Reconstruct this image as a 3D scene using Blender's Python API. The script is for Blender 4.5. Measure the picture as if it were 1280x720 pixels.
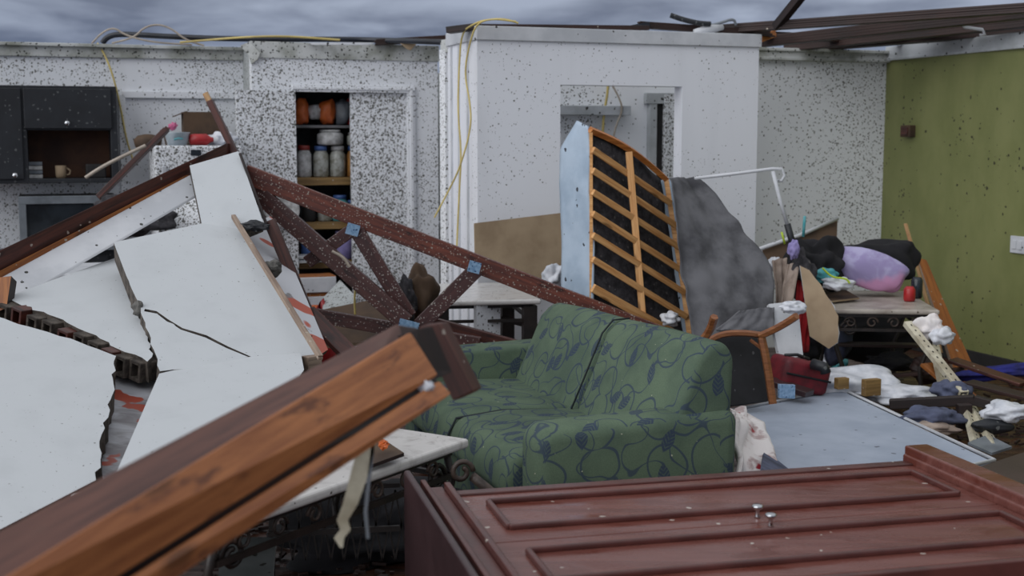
import bpy, bmesh, math, random
from mathutils import Vector, Matrix, noise
random.seed(7)
for o in list(bpy.data.objects): bpy.data.objects.remove(o)
sc = bpy.context.scene
COL = sc.collection
V = Vector

def S(r, g, b):
    f = lambda c: (c/255/12.92) if c/255 <= .04045 else ((c/255+.055)/1.055)**2.4
    return (f(r), f(g), f(b), 1)

# ------------------------------------------------------------------ camera
F = 1600.0; PITCH = math.radians(6.65); H = 1.65
cd = bpy.data.cameras.new('camera'); cam = bpy.data.objects.new('camera', cd); COL.objects.link(cam)
cam.location = (0, 0, H); cam.rotation_euler = (math.pi/2-PITCH, 0, 0)
cd.sensor_width = 36; cd.lens = 45; cd.clip_start = .05; cd.clip_end = 500
cd.dof.use_dof = True; cd.dof.focus_distance = 5.4; cd.dof.aperture_fstop = 3.2
sc.camera = cam

# ------------------------------------------------------------------ overcast sky
w = bpy.data.worlds.new('overcast'); sc.world = w; w.use_nodes = True
nt = w.node_tree; nt.nodes.clear()
out = nt.nodes.new('ShaderNodeOutputWorld'); bg = nt.nodes.new('ShaderNodeBackground')
tc = nt.nodes.new('ShaderNodeTexCoord')
mp = nt.nodes.new('ShaderNodeMapping'); mp.inputs['Scale'].default_value = (2.6, 2.6, 13)
nz = nt.nodes.new('ShaderNodeTexNoise'); nz.inputs['Scale'].default_value = 3.2; nz.inputs['Detail'].default_value = 6
nz.inputs['Roughness'].default_value = .5; nz.inputs['Distortion'].default_value = .3
cr = nt.nodes.new('ShaderNodeValToRGB')
cr.color_ramp.elements[0].position = .38; cr.color_ramp.elements[0].color = S(98, 109, 132)
cr.color_ramp.elements[1].position = .64; cr.color_ramp.elements[1].color = S(158, 169, 190)
sep = nt.nodes.new('ShaderNodeSeparateXYZ')
mr = nt.nodes.new('ShaderNodeMapRange'); mr.inputs['From Min'].default_value = .04; mr.inputs['From Max'].default_value = .9
mr.inputs['To Min'].default_value = .92; mr.inputs['To Max'].default_value = 1.75
nt.links.new(tc.outputs['Generated'], mp.inputs[0]); nt.links.new(mp.outputs[0], nz.inputs[0])
nt.links.new(nz.outputs['Fac'], cr.inputs[0]); up_ = nt.nodes.new('ShaderNodeMapRange'); up_.inputs['From Min'].default_value = .06; up_.inputs['From Max'].default_value = .35
nt.links.new(tc.outputs['Generated'], sep.inputs[0]); nt.links.new(sep.outputs[2], up_.inputs[0])
mxc = nt.nodes.new('ShaderNodeMix'); mxc.data_type = 'RGBA'; mxc.inputs[7].default_value = S(158, 160, 164)
nt.links.new(up_.outputs[0], mxc.inputs[0]); nt.links.new(cr.outputs[0], mxc.inputs[6]); nt.links.new(mxc.outputs[2], bg.inputs[0])
nt.links.new(tc.outputs['Generated'], sep.inputs[0]); nt.links.new(sep.outputs[2], mr.inputs[0])
nt.links.new(mr.outputs[0], bg.inputs[1]); nt.links.new(bg.outputs[0], out.inputs[0])
sl = bpy.data.lights.new('sun_behind_cloud', 'SUN'); sl.energy = 1.6; sl.angle = math.radians(70); sl.color = (.97, .98, 1)
so = bpy.data.objects.new('sun_behind_cloud', sl); COL.objects.link(so)
so.rotation_euler = V((.88, .82, -.62)).to_track_quat('-Z', 'Y').to_euler()
sc.view_settings.view_transform = 'Standard'; sc.view_settings.look = 'None'
sc.view_settings.gamma = 1; sc.view_settings.use_curve_mapping = False
sc.view_settings.exposure = 0.1

# ------------------------------------------------------------------ measuring helpers
def ray(px, py):
    a = (px-640)/F; b = -(py-360)/F
    return V((a, math.cos(PITCH)+b*math.sin(PITCH), -math.sin(PITCH)+b*math.cos(PITCH)))
def P(px, py, Y):
    d = ray(px, py); return V((0, 0, H)) + d*(Y/d.y)
def PZ(px, py, z):
    d = ray(px, py); return V((0, 0, H)) + d*((z-H)/d.z)
def PW(px, py, base, n):                       # sight line met with a plane
    d = ray(px, py); o = V((0, 0, H)); return o + d*((base-o).dot(n)/d.dot(n))
A0 = math.radians(19.6)
U = V((math.cos(A0), math.sin(A0), 0)); W = V((-math.sin(A0), math.cos(A0), 0)); Z = V((0, 0, 1))

# ------------------------------------------------------------------ node helper
class NT:
    def __init__(s, name):
        s.m = bpy.data.materials.new(name); s.m.use_nodes = True
        s.t = s.m.node_tree; s.b = s.t.nodes['Principled BSDF']
        s.co = s.t.nodes.new('ShaderNodeTexCoord')
        s.obj = s.co.outputs['Object']; s.uv = s.co.outputs['UV']
    def lk(s, v, i):
        if isinstance(v, bpy.types.NodeSocket): s.t.links.new(v, i)
        else: i.default_value = v
    def ma(s, op, a, b=0, c=0):
        n = s.t.nodes.new('ShaderNodeMath'); n.operation = op
        for k, v in enumerate((a, b, c)): s.lk(v, n.inputs[k])
        return n.outputs[0]
    def scl(s, v, xyz, loc=(0, 0, 0), rot=(0, 0, 0)):
        n = s.t.nodes.new('ShaderNodeMapping'); s.lk(v, n.inputs[0]); n.inputs['Scale'].default_value = xyz
        n.inputs['Location'].default_value = loc; n.inputs['Rotation'].default_value = rot
        return n.outputs[0]
    def noise(s, v, sc_, det=4, ro=.55, dist=0, col=False):
        n = s.t.nodes.new('ShaderNodeTexNoise'); s.lk(v, n.inputs['Vector']); n.inputs['Scale'].default_value = sc_
        n.inputs['Detail'].default_value = det; n.inputs['Roughness'].default_value = ro; n.inputs['Distortion'].default_value = dist
        return n.outputs['Color' if col else 'Fac']
    def voro(s, v, sc_, feat='F1', dim='3D', rnd=1):
        n = s.t.nodes.new('ShaderNodeTexVoronoi'); n.feature = feat; n.voronoi_dimensions = dim
        s.lk(v, n.inputs['Vector']); n.inputs['Scale'].default_value = sc_; n.inputs['Randomness'].default_value = rnd
        return n
    def sep(s, v):
        n = s.t.nodes.new('ShaderNodeSeparateXYZ'); s.lk(v, n.inputs[0]); return n.outputs
    def mr(s, v, a, b, c=0, d=1, smooth=True):
        n = s.t.nodes.new('ShaderNodeMapRange'); n.interpolation_type = 'SMOOTHSTEP' if smooth else 'LINEAR'
        s.lk(v, n.inputs[0])
        for k, x in enumerate((a, b, c, d)): s.lk(x, n.inputs[k+1])
        return n.outputs[0]
    def mix(s, f, a, b):
        n = s.t.nodes.new('ShaderNodeMix'); n.data_type = 'RGBA'
        s.lk(f, n.inputs[0]); s.lk(a, n.inputs[6]); s.lk(b, n.inputs[7]); return n.outputs[2]
    def vadd(s, a, b, k=1):
        n = s.t.nodes.new('ShaderNodeVectorMath'); n.operation = 'MULTIPLY_ADD'
        s.lk(b, n.inputs[0]); n.inputs[1].default_value = (k, k, k); s.lk(a, n.inputs[2]); return n.outputs[0]
    def vop(s, op, a, b):
        n = s.t.nodes.new('ShaderNodeVectorMath'); n.operation = op; s.lk(a, n.inputs[0]); s.lk(b, n.inputs[1])
        return n.outputs[1] if op == 'DOT_PRODUCT' else n.outputs[0]
    def speck(s, v, sc_, dens, r=.38):
        nv = s.noise(v, sc_*.9, 2, .5, 0, True)
        vv = s.vadd(v, nv, .9/sc_)
        vo = s.voro(vv, sc_); c = s.sep(vo.outputs['Color'])
        rr = s.ma('MULTIPLY', s.ma('MULTIPLY_ADD', c[1], .7, .3), r)
        near = s.ma('LESS_THAN', vo.outputs['Distance'], rr)
        return s.ma('MULTIPLY', near, s.ma('LESS_THAN', c[0], dens))
    def fin(s, col, rough=.6, bump=None, bs=.3, bd=.002, spec=None, metal=0):
        s.lk(col, s.b.inputs['Base Color']); s.lk(rough, s.b.inputs['Roughness']); s.b.inputs['Metallic'].default_value = metal
        if spec is not None: s.b.inputs['Specular IOR Level'].default_value = spec
        if bump is not None:
            n = s.t.nodes.new('ShaderNodeBump'); n.inputs['Strength'].default_value = bs; n.inputs['Distance'].default_value = bd
            s.lk(bump, n.inputs['Height']); s.t.links.new(n.outputs[0], s.b.inputs['Normal'])
        return s.m

def plain(name, c, c2=None, sc_=6, rough=.6, dens=0, ssc=40, sr=.38, sc_col=S(45, 45, 40), bs=.25, spec=None, metal=0, uvw=None):
    n = NT(name); c2 = c2 or tuple(x*.75 for x in c[:3])+(1,)
    v = n.obj
    nn = n.noise(v, sc_, 5, .6)
    col = n.mix(n.mr(nn, .35, .68), c, c2)
    if dens:
        col = n.mix(n.speck(v, ssc, dens, sr), col, sc_col)
    return n.fin(col, rough, n.noise(v, sc_*8, 3), bs, .002, spec, metal)

def speckled(name, c, c2, dens_lo, dens_hi, ssc=50, sr=.5, streak=.3):
    n = NT(name); v = n.obj
    big = n.noise(v, .9, 3, .6)
    d = n.mr(big, .38, .62, dens_lo, dens_hi)
    m = n.speck(v, ssc, d, sr); m2 = n.speck(n.scl(v, (1, 1, .6)), ssc*1.9, d, sr)
    st = n.noise(n.scl(v, (5, 5, .5)), 1.0, 5, .6)
    col = n.mix(n.mr(st, .45, .75, 0, streak), c, c2)
    tone = n.mix(n.noise(v, 14, 2), S(58, 60, 56), S(132, 131, 126))
    col = n.mix(n.ma('MAXIMUM', m, n.ma('MULTIPLY', m2, .8)), col, tone)
    return n.fin(col, .7, n.noise(v, 60, 3), .2, .002)

def wood(name, c, c2, dens=0, rough=.5, gs=1, knots=True, ssc=45, scol=S(170, 160, 145), wear=None):
    n = NT(name); uv = n.scl(n.uv, (1.6*gs, 26*gs, 1))
    g = n.noise(uv, 1.6, 6, .65, .6)
    col = n.mix(n.mr(g, .3, .7), c, c2)
    if knots:
        kv = n.voro(n.scl(n.uv, (2.2, 7, 1)), 1.0, 'F1', '2D')
        col = n.mix(n.mr(kv.outputs['Distance'], .04, .13, .75, 0), col, tuple(x*.25 for x in c2[:3])+(1,))
    if wear:
        col = n.mix(n.mr(n.noise(n.scl(n.uv, (2, 9, 1)), 2.2, 5, .65), .56, .68), col, wear)
    if dens: col = n.mix(n.speck(n.obj, ssc, dens, .36), col, scol)
    return n.fin(col, rough, g, .3, .002)

M = {}
M['white_wall'] = speckled('white_painted_wall_few_specks', S(230, 232, 238), S(214, 217, 222), .0, .16, 58, .34, .3)
M['speck_wall'] = speckled('white_wall_leaf_specks', S(226, 228, 232), S(204, 207, 210), .12, .8, 55, .46)
M['speck_door'] = speckled('white_door_leaf_specks', S(226, 228, 232), S(208, 211, 215), .8, 1, 55, .56)
n = NT('white_corner_wall_specks'); xx = n.sep(n.obj)[0]
dn = n.mr(n.ma('ADD', xx, n.ma('MULTIPLY', n.noise(n.obj, 1.2, 3), 1.2)), .9, 2.3, .03, .95)
cw = n.mix(n.speck(n.obj, 58, n.ma('MAXIMUM', dn, n.mr(xx, -.9, -.2, .8, .0)), .46), S(240, 242, 245), n.mix(n.noise(n.obj, 14, 2), S(66, 66, 60), S(128, 126, 120)))
M['corner_wall'] = n.fin(cw, .7, n.noise(n.obj, 60, 3), .2, .002)
M['grey_wall'] = speckled('grey_dirty_wall', S(168, 172, 172), S(120, 124, 122), .5, .9)
M['slab'] = speckled('white_slab_face', S(196, 200, 203), S(184, 188, 191), .02, .1, 62, .22, .5)
M['slab_edge'] = plain('broken_slab_edge', S(96, 88, 80), S(48, 42, 38), 22, .9, bs=1)
n = NT('green_painted_wall'); st = n.noise(n.scl(n.obj, (1.2, 1.2, .7)), 2.2, 5, .6)
gcol = n.mix(n.mr(st, .3, .7), S(130, 133, 84), S(114, 119, 70))
d2 = n.mr(n.noise(n.obj, 1.6, 3, .6), .5, .68, .06, .8)
gcol = n.mix(n.speck(n.obj, 30, d2, .34), gcol, S(52, 50, 30))
M['green_wall'] = n.fin(gcol, .55, n.noise(n.obj, 50, 3), .15, .002)
n = NT('wet_wood_floor'); pl = n.noise(n.scl(n.obj, (1.5, 9, 1), rot=(0, 0, .35)), 2, 6, .65, .5)
M['floor'] = n.fin(n.mix(n.mr(pl, .35, .7), S(84, 50, 34), S(26, 19, 16)), n.mr(pl, .3, .7, .2, .6), pl, .4, .004)
M['black'] = plain('black_cabinet', S(34, 37, 42), S(26, 28, 32), 5, .5, .25, 40, .34, S(90, 92, 92))
M['dark'] = plain('dark_interior', S(40, 38, 38), S(26, 25, 25), 5, .8)
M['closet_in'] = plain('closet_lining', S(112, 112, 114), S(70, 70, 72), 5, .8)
M['brown_in'] = plain('brown_shelf_back', S(92, 60, 40), S(64, 40, 28), 5, .7)
M['redwood'] = wood('dark_red_stained_wood', S(94, 50, 40), S(50, 29, 26), .04, .42, 1, True, 42, S(160, 148, 138), S(44, 24, 22))
M['truss_orange'] = wood('worn_red_orange_truss', S(120, 66, 52), S(74, 42, 38), .75, .45, 1, False, 78, S(158, 148, 138), S(48, 32, 30))
M['truss_dark'] = wood('speckled_dark_red_truss', S(82, 48, 44), S(60, 36, 35), .75, .42, 1, False, 78, S(156, 148, 142), S(40, 26, 26))
M['roof_rust'] = wood('rusty_dark_roof_board', S(58, 34, 27), S(32, 22, 20), .02, .55, 1, False)
M['raw_pine'] = wood('raw_orange_pine', S(206, 134, 66), S(158, 88, 36), 0, .5, 1.5)
M['slat'] = wood('pale_pine_slat', S(232, 182, 122), S(196, 136, 78), 0, .5, 1.5)
M['split_pine'] = wood('splintered_pale_wood', S(214, 176, 128), S(160, 116, 78), 0, .6, 2, False)
M['beam_face'] = wood('aged_orange_beam', S(186, 120, 72), S(142, 84, 48), 0, .5, 1.2, True, wear=S(112, 66, 42))
M['beam_top'] = wood('brown_stained_beam_edge', S(106, 68, 56), S(70, 42, 36), 0, .38, 1.2, False, wear=S(92, 64, 54))
M['beam_dark'] = wood('black_brown_board', S(44, 28, 26), S(24, 18, 18), 0, .6, 1, False)
M['chairwood'] = wood('varnished_chair_wood', S(150, 98, 60), S(112, 66, 40), 0, .35, 2, False)
M['board_orange'] = wood('ochre_plank', S(168, 104, 46), S(120, 66, 30), .1, .5, 1, True)
M['pale_plank'] = wood('weathered_plank_edge', S(166, 146, 128), S(110, 90, 78), .1, .6, 1, False)
n = NT('wet_mahogany_wardrobe'); g = n.noise(n.scl(n.obj, (1.2, 14, 14)), 1.6, 6, .6, .5)
col = n.mix(n.mr(g, .3, .7), S(120, 74, 66), S(102, 58, 51))
pd = n.noise(n.scl(n.obj, (1.5, 4, 4)), 2.0, 5, .65, .6)
col = n.mix(n.mr(pd, .55, .66), col, S(100, 52, 42)); col = n.mix(n.speck(n.obj, 30, .06, .25), col, S(190, 180, 170))
M['mahog'] = n.fin(col, n.mr(pd, .4, .62, .30, .12), g, .15, .002)
M['mahog_trim'] = plain('mahogany_moulding', S(92, 50, 45), S(74, 40, 36), 7, .3, .05, 30, .25, S(180, 170, 160))
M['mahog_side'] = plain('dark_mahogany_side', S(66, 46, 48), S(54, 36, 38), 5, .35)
M['chrome'] = plain('chrome', S(210, 212, 215), S(180, 182, 186), 8, .15, metal=1)
n = NT('grey_marble'); ve = n.noise(n.obj, 5, 8, .7, 2.2)
col = n.mix(n.mr(ve, .45, .75), S(206, 203, 200), S(168, 164, 160))
col = n.mix(n.speck(n.obj, 45, .12, .3), col, S(80, 72, 64))
M['marble'] = n.fin(col, .25, ve, .05)
M['marble_dirty'] = plain('dirty_marble', S(176, 168, 158), S(140, 130, 120), 7, .4, .3, 50, .3, S(90, 80, 70))
M['iron'] = plain('wrought_iron', S(46, 38, 34), S(28, 24, 22), 12, .45, bs=.6)
M['iron_pale'] = plain('weathered_iron_scroll', S(84, 70, 62), S(44, 36, 32), 12, .5, bs=.6)
M['whitepaint'] = plain('white_gloss_paint', S(206, 208, 212), S(184, 187, 192), 4, .45, .12, 36, .35)
M['cream_metal'] = plain('cream_metal_upright', S(206, 200, 178), S(160, 150, 128), 9, .5, .15, 40, .3)
M['trim_white'] = plain('white_trim_paint', S(196, 200, 204), S(160, 164, 166), 3, .6, .3, 30, .36)
M['trim_dirty'] = plain('leaf_stained_cornice', S(200, 202, 200), S(142, 144, 134), 5, .7, .5, 50, .42)
M['card'] = plain('brown_cardboard', S(158, 138, 112), S(136, 116, 92), 4, .8)
M['card_dark'] = plain('dark_hardboard', S(86, 66, 48), S(60, 46, 36), 4, .8)
M['blue_fabric'] = plain('pale_blue_ticking', S(176, 192, 208), S(158, 176, 194), 5, .9, .06, 30, .4, S(60, 62, 70), bs=.5)
M['blue_sheet'] = plain('blue_grey_damp_mattress_cover', S(168, 177, 192), S(152, 162, 178), 3, .75, .1, 24, .28, S(96, 100, 110), bs=.4)
M['dark_fabric'] = plain('dark_mesh_fabric', S(66, 64, 68), S(36, 35, 38), 24, .95, .4, 36, .3, S(92, 88, 88), bs=.6)
M['grey_fabric'] = plain('grey_torn_backing_cloth', S(108, 108, 112), S(64, 64, 68), 3.8, .95, 0, bs=.5)  # grey tone contrast puts fold shade and edge sheen into the colour
M['black_fabric'] = plain('black_cloth', S(32, 31, 35), S(20, 20, 23), 8, .95)
M['seat_under'] = plain('black_seat_underside', S(30, 30, 33), S(20, 20, 22), 9, .8, .2, 30, .25, S(80, 80, 82))
M['red_cloth'] = plain('red_cloth', S(158, 20, 28), S(110, 12, 18), 8, .9)
M['maroon'] = plain('maroon_suitcase_fabric', S(118, 24, 36), S(76, 16, 26), 10, .6)
M['beige_cloth'] = plain('beige_cloth', S(168, 152, 140), S(128, 112, 102), 9, .95)
M['teal'] = plain('teal_cloth', S(66, 150, 158), S(110, 170, 176), 18, .9)
M['lilac'] = plain('lilac_cloth', S(150, 140, 190), S(120, 112, 160), 9, .9)
n = NT('purple_pink_pillow_print'); pn = n.noise(n.obj, 7, 3, .6, .6)
zz = n.sep(n.obj)[2]
col = n.mix(n.mr(pn, .42, .6), S(158, 146, 190), S(182, 176, 212)); col = n.mix(n.mr(n.ma('ADD', n.ma('MULTIPLY', zz, -3.0), n.noise(n.obj, 5, 3)), .1, .35), col, S(204, 150, 190))
M['pillow'] = n.fin(col, .9, n.noise(n.obj, 30, 3), .3, .003)
M['white_plastic'] = plain('white_plastic_sack', S(220, 222, 228), S(190, 194, 202), 14, .35, bs=1)
n = NT('white_and_red_blanket'); pn = n.noise(n.obj, 9, 4, .6, .8)
col = n.mix(n.mr(pn, .5, .66), S(230, 224, 222), S(180, 160, 158)); col = n.mix(n.mr(n.noise(n.obj, 9, 2, .5), .62, .66), col, S(150, 26, 40))
M['blanket'] = n.fin(col, .9, pn, .3, .004)
M['navy_cloth'] = plain('grey_blue_cloth', S(86, 92, 116), S(54, 58, 76), 9, .9)
M['yellow_cable'] = plain('yellow_cable_sheath', S(210, 190, 116), S(180, 160, 96), 6, .4)
M['beige_cable'] = plain('beige_cable_sheath', S(176, 164, 150), S(140, 130, 118), 6, .4)
M['black_cable'] = plain('black_hose', S(34, 38, 48), S(24, 27, 34), 6, .35)
M['blue_plate'] = plain('pale_blue_nail_plate', S(150, 180, 210), S(110, 145, 180), 60, .35, .3, 60, .4, S(60, 90, 130))
M['glassy'] = plain('dusty_glass_jar', S(176, 178, 172), S(120, 118, 104), 16, .2)
M['jar_amber'] = plain('amber_jar_content', S(178, 128, 70), S(130, 90, 52), 12, .3)
M['jar_white'] = plain('white_jar', S(204, 204, 204), S(150, 150, 148), 18, .5)
M['lid_blue'] = plain('blue_lid', S(74, 104, 160), S(54, 80, 130), 10, .4)
M['lid_red'] = plain('red_lid', S(150, 52, 44), S(110, 38, 34), 10, .4)
M['red_plastic'] = plain('red_plastic', S(176, 38, 40), S(140, 28, 32), 7, .35)
M['orange_plastic'] = plain('orange_plastic', S(214, 110, 50), S(170, 80, 40), 7, .4)
M['pink'] = plain('pink_plastic', S(214, 110, 150), S(180, 86, 126), 7, .4)
M['clear_tub'] = plain('translucent_plastic_tub', S(190, 200, 206), S(156, 168, 176), 7, .25)
n = NT('white_board_red_print'); col = n.mix(n.mr(n.noise(n.obj, 4.2, 1, .4), .60, .615), S(214, 216, 222), S(192, 92, 70)); col = n.mix(n.mr(n.noise(n.obj, 7, 4), .62, .68), col, S(130, 128, 130))
M['printed_white'] = n.fin(col, .4)
M['stone'] = plain('grey_concrete_lump', S(112, 110, 106), S(72, 70, 68), 18, .95, bs=1)
M['shelf_wood'] = wood('ochre_shelf_board', S(150, 120, 72), S(112, 86, 50), .1, .6, 1, False)
M['blue_cloth'] = plain('royal_blue_cloth', S(38, 42, 130), S(24, 26, 80), 9, .8)
M['sheet_grey'] = plain('dull_grey_sheet', S(120, 126, 126), S(96, 102, 102), 5, .5, .15, 30, .4)
M['steel_grey'] = plain('grey_metal_frame', S(122, 128, 134), S(92, 98, 104), 5, .4)
M['dark_glass'] = plain('dark_oven_glass', S(42, 48, 54), S(28, 32, 36), 5, .12)
M['lime'] = plain('lime_plastic', S(190, 214, 60), S(150, 180, 40), 5, .4)
n = NT('painted_underlay'); pn = n.noise(n.scl(n.obj, (2, 5, 2), rot=(0, 0, .5)), 2.0, 4, .55, .6)
col = n.mix(n.mr(pn, .4, .66), S(200, 202, 208), S(136, 132, 136)); col = n.mix(n.mr(n.noise(n.obj, 5, 3, .5), .62, .64), col, S(180, 84, 64))
M['printed'] = n.fin(col, .35, pn, .2)

# sofa: green fabric with navy loops, vines and leaves
n = NT('green_vine_upholstery')
uv = n.vadd(n.uv, n.noise(n.uv, 3.0, 2, .5, 0, True), .10)
v1 = n.voro(uv, 4.9, 'F1', '2D', .8); d = v1.outputs['Distance']; c = n.sep(v1.outputs['Color'])
r1 = n.ma('MULTIPLY_ADD', c[0], .16, .27)
ring = n.mr(n.ma('ABSOLUTE', n.ma('SUBTRACT', d, r1)), .014, .030, 1, 0)
edge = n.voro(uv, 5.6, 'DISTANCE_TO_EDGE', '2D', .8)
vine = n.mr(edge.outputs['Distance'], .014, .03, 1, 0)
vine = n.ma('MULTIPLY', vine, n.ma('GREATER_THAN', n.noise(n.uv, 6, 1), .47))
nl = n.noise(n.uv, 5.0, 1, .4, .2)
vine2 = n.mr(n.ma('ABSOLUTE', n.ma('SUBTRACT', nl, .5)), .004, .011, 1, 0)
def leaf(scale, ang, off):
    lv = n.voro(n.scl(n.uv, (1, 1, 1), off), scale, 'F1', '2D', .75)
    loc = n.vop('SUBTRACT', n.scl(n.uv, (scale, scale, scale), tuple(scale*o for o in off)), n.vop('MULTIPLY', lv.outputs['Position'], (scale, scale, scale)))
    rot = n.t.nodes.new('ShaderNodeVectorRotate'); rot.rotation_type = 'Z_AXIS'; n.lk(loc, rot.inputs['Vector'])
    cc = n.sep(lv.outputs['Color']); n.lk(n.ma('MULTIPLY_ADD', cc[2], 1.6, ang), rot.inputs['Angle'])
    s_ = n.sep(rot.outputs[0]); ax = n.ma('ABSOLUTE', s_[0]); ay = n.ma('ABSOLUTE', s_[1])
    prof = n.ma('SUBTRACT', .13, n.ma('MULTIPLY', n.ma('MULTIPLY', ax, ax), 2.0))
    body = n.mr(n.ma('SUBTRACT', prof, ay), -.004, .006)
    rib = n.ma('SINE', n.ma('MULTIPLY', n.ma('ADD', s_[0], ay), 70))
    return n.ma('MULTIPLY', n.ma('MULTIPLY', body, n.mr(rib, -.8, .1, .5, 1)), n.ma('LESS_THAN', cc[1], .85))
lf = leaf(5.0, .5, (3.3, 1.7, 0))
mask = n.ma('MAXIMUM', n.ma('MULTIPLY', n.ma('MAXIMUM', ring, vine2), .85), lf)
weave = n.noise(n.scl(n.uv, (1, 1, 1)), 160, 2, .5)
base = n.mix(n.mr(n.noise(n.obj, 3.5, 4, .6), .35, .7), S(98, 115, 94), S(78, 94, 80))
base = n.mix(n.mr(weave, .3, .7, 0, .25), base, S(60, 74, 66))
col = n.mix(n.ma('MULTIPLY', mask, .8), base, S(46, 56, 84))
col = n.mix(n.speck(n.obj, 40, .07, .14), col, S(170, 172, 150))
M['sofa'] = n.fin(col, .9, weave, .35, .002, .25)
M['sofa_pipe'] = plain('dark_sofa_seam', S(30, 40, 44), S(24, 30, 34), 5, .8)

# ------------------------------------------------------------------ mesh builder
class MB:
    def __init__(s): s.v = []; s.f = []; s.u = []; s.mi = []
    def add(s, vs, fs, uvs=None, mi=0):
        b = len(s.v); s.v += [V(x) for x in vs]
        for k, f in enumerate(fs):
            s.f.append([b+i for i in f])
            s.u.append(uvs[k] if uvs else None); s.mi.append(mi if isinstance(mi, int) else mi[k])
        return s
    def obox(s, c, ax, ay, az, hx, hy, hz, mi=0, seed=None):
        c = V(c); r = random.random()*9 if seed is None else seed
        cs = [(i, j, k) for k in (-1, 1) for j in (-1, 1) for i in (-1, 1)]
        vs = [c+ax*(hx*i)+ay*(hy*j)+az*(hz*k) for i, j, k in cs]
        fs = [(0, 2, 3, 1), (4, 5, 7, 6), (0, 1, 5, 4), (2, 6, 7, 3), (0, 4, 6, 2), (1, 3, 7, 5)]
        dims = (hx, hy, hz); uvs = []
        for q, f in enumerate(fs):
            n_ = (2, 2, 1, 1, 0, 0)[q]; a, b_ = [t for t in (0, 1, 2) if t != n_]
            uvs.append([(cs[i][a]*dims[a]+r, cs[i][b_]*dims[b_]+q*.37+r) for i in f])
        return s.add(vs, fs, uvs, mi)
    def box(s, c, size, rz=0, mi=0):
        a = V((math.cos(rz), math.sin(rz), 0)); b = V((-math.sin(rz), math.cos(rz), 0))
        return s.obox(c, a, b, Z, size[0]/2, size[1]/2, size[2]/2, mi)
    def beam(s, p0, p1, wd, ht, up=Z, mi=0, jag=0):
        p0, p1 = V(p0), V(p1); a = (p1-p0); L = a.length; a.normalize()
        b = up.cross(a).normalized(); c = a.cross(b)
        if not jag: return s.obox((p0+p1)/2, a, b, c, L/2, wd/2, ht/2, mi)
        # splintered ends: strands of unequal length
        k = 4; r = random.random()*9
        for i in range(k):
            o = (i-(k-1)/2)*ht/k; e = random.uniform(0, jag); e0 = random.uniform(0, jag*.6)
            s.obox((p0-a*e0+p1+a*e)/2+c*o, a, b, c, (L+e+e0)/2, wd/2*random.uniform(.85, 1), ht/k/2*1.02, mi, r)
        return s
    def tube(s, pts, r, n=8, mi=0, cap=True):
        pts = [V(p) for p in pts]; rs = r if isinstance(r, (list, tuple)) else [r]*len(pts)
        vs = []; fs = []; ref = V((.3, .5, .8))
        for i, p in enumerate(pts):
            t = (pts[min(i+1, len(pts)-1)]-pts[max(i-1, 0)]).normalized()
            x = ref - t*ref.dot(t)
            if x.length < .05: x = V((1, 0, 0)) - t*t.x
            x.normalize(); ref = x; y = t.cross(x)
            for k in range(n):
                an = 2*math.pi*k/n; vs.append(p+x*math.cos(an)*rs[i]+y*math.sin(an)*rs[i])
        for i in range(len(pts)-1):
            for k in range(n):
                k2 = (k+1) % n; fs.append((i*n+k, i*n+k2, (i+1)*n+k2, (i+1)*n+k))
        if cap: fs += [tuple(range(n))[::-1], tuple((len(pts)-1)*n+k for k in range(n))]
        return s.add(vs, fs, None, mi)
    def lathe(s, c, prof, n=20, ax=Z, mi=0):
        c = V(c); ax = ax.normalized(); x = ax.orthogonal().normalized(); y = ax.cross(x)
        vs = []; fs = []
        for r, h in prof:
            for k in range(n):
                an = 2*math.pi*k/n; vs.append(c+ax*h+x*r*math.cos(an)+y*r*math.sin(an))
        for i in range(len(prof)-1):
            for k in range(n): k2 = (k+1) % n; fs.append((i*n+k, i*n+k2, (i+1)*n+k2, (i+1)*n+k))
        fs += [tuple(range(n))[::-1], tuple((len(prof)-1)*n+k for k in range(n))]
        return s.add(vs, fs, None, mi)
    def prism(s, top, d, mi=0, mside=0, side_jit=0):
        """outline (3-D points) and its copy shifted by d"""
        top = [V(p) for p in top]; d = V(d); n = len(top)
        nrm = V((0, 0, 0))
        for i in range(n): nrm += (top[i]-top[0]).cross(top[(i+1) % n]-top[0])
        nrm.normalize(); x = max((top[(i+1) % n]-top[i] for i in range(n)), key=lambda e: e.length).normalized(); y = nrm.cross(x)
        uv = lambda p: ((p-top[0]).dot(x), (p-top[0]).dot(y))
        if nrm.dot(d) > 0: top = top[::-1]
        bot = [p+d+V([random.uniform(-1, 1)*side_jit for _ in range(3)]) for p in top]
        fs = [tuple(range(n)), tuple(range(2*n-1, n-1, -1))]; us = [[uv(p) for p in top], [uv(p) for p in bot[::-1]]]; ms = [mi, mside]
        for i in range(n):
            j = (i+1) % n; fs.append((i, i+n, j+n, j)); L = (top[i]-top[j]).length; ms.append(mside)
            us.append([(0, 0), (0, d.length), (L, d.length), (L, 0)])
        return s.add(top+bot, fs, us, ms)
    def grid(s, rows, mi=0):
        n = len(rows[0]); vs = [p for r in rows for p in r]; fs = []; us = []
        for i in range(len(rows)-1):
            for j in range(n-1):
                fs.append((i*n+j, i*n+j+1, (i+1)*n+j+1, (i+1)*n+j)); us.append([(j/10, i/10), ((j+1)/10, i/10), ((j+1)/10, (i+1)/10), (j/10, (i+1)/10)])
        return s.add(vs, fs, us, mi)
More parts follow.
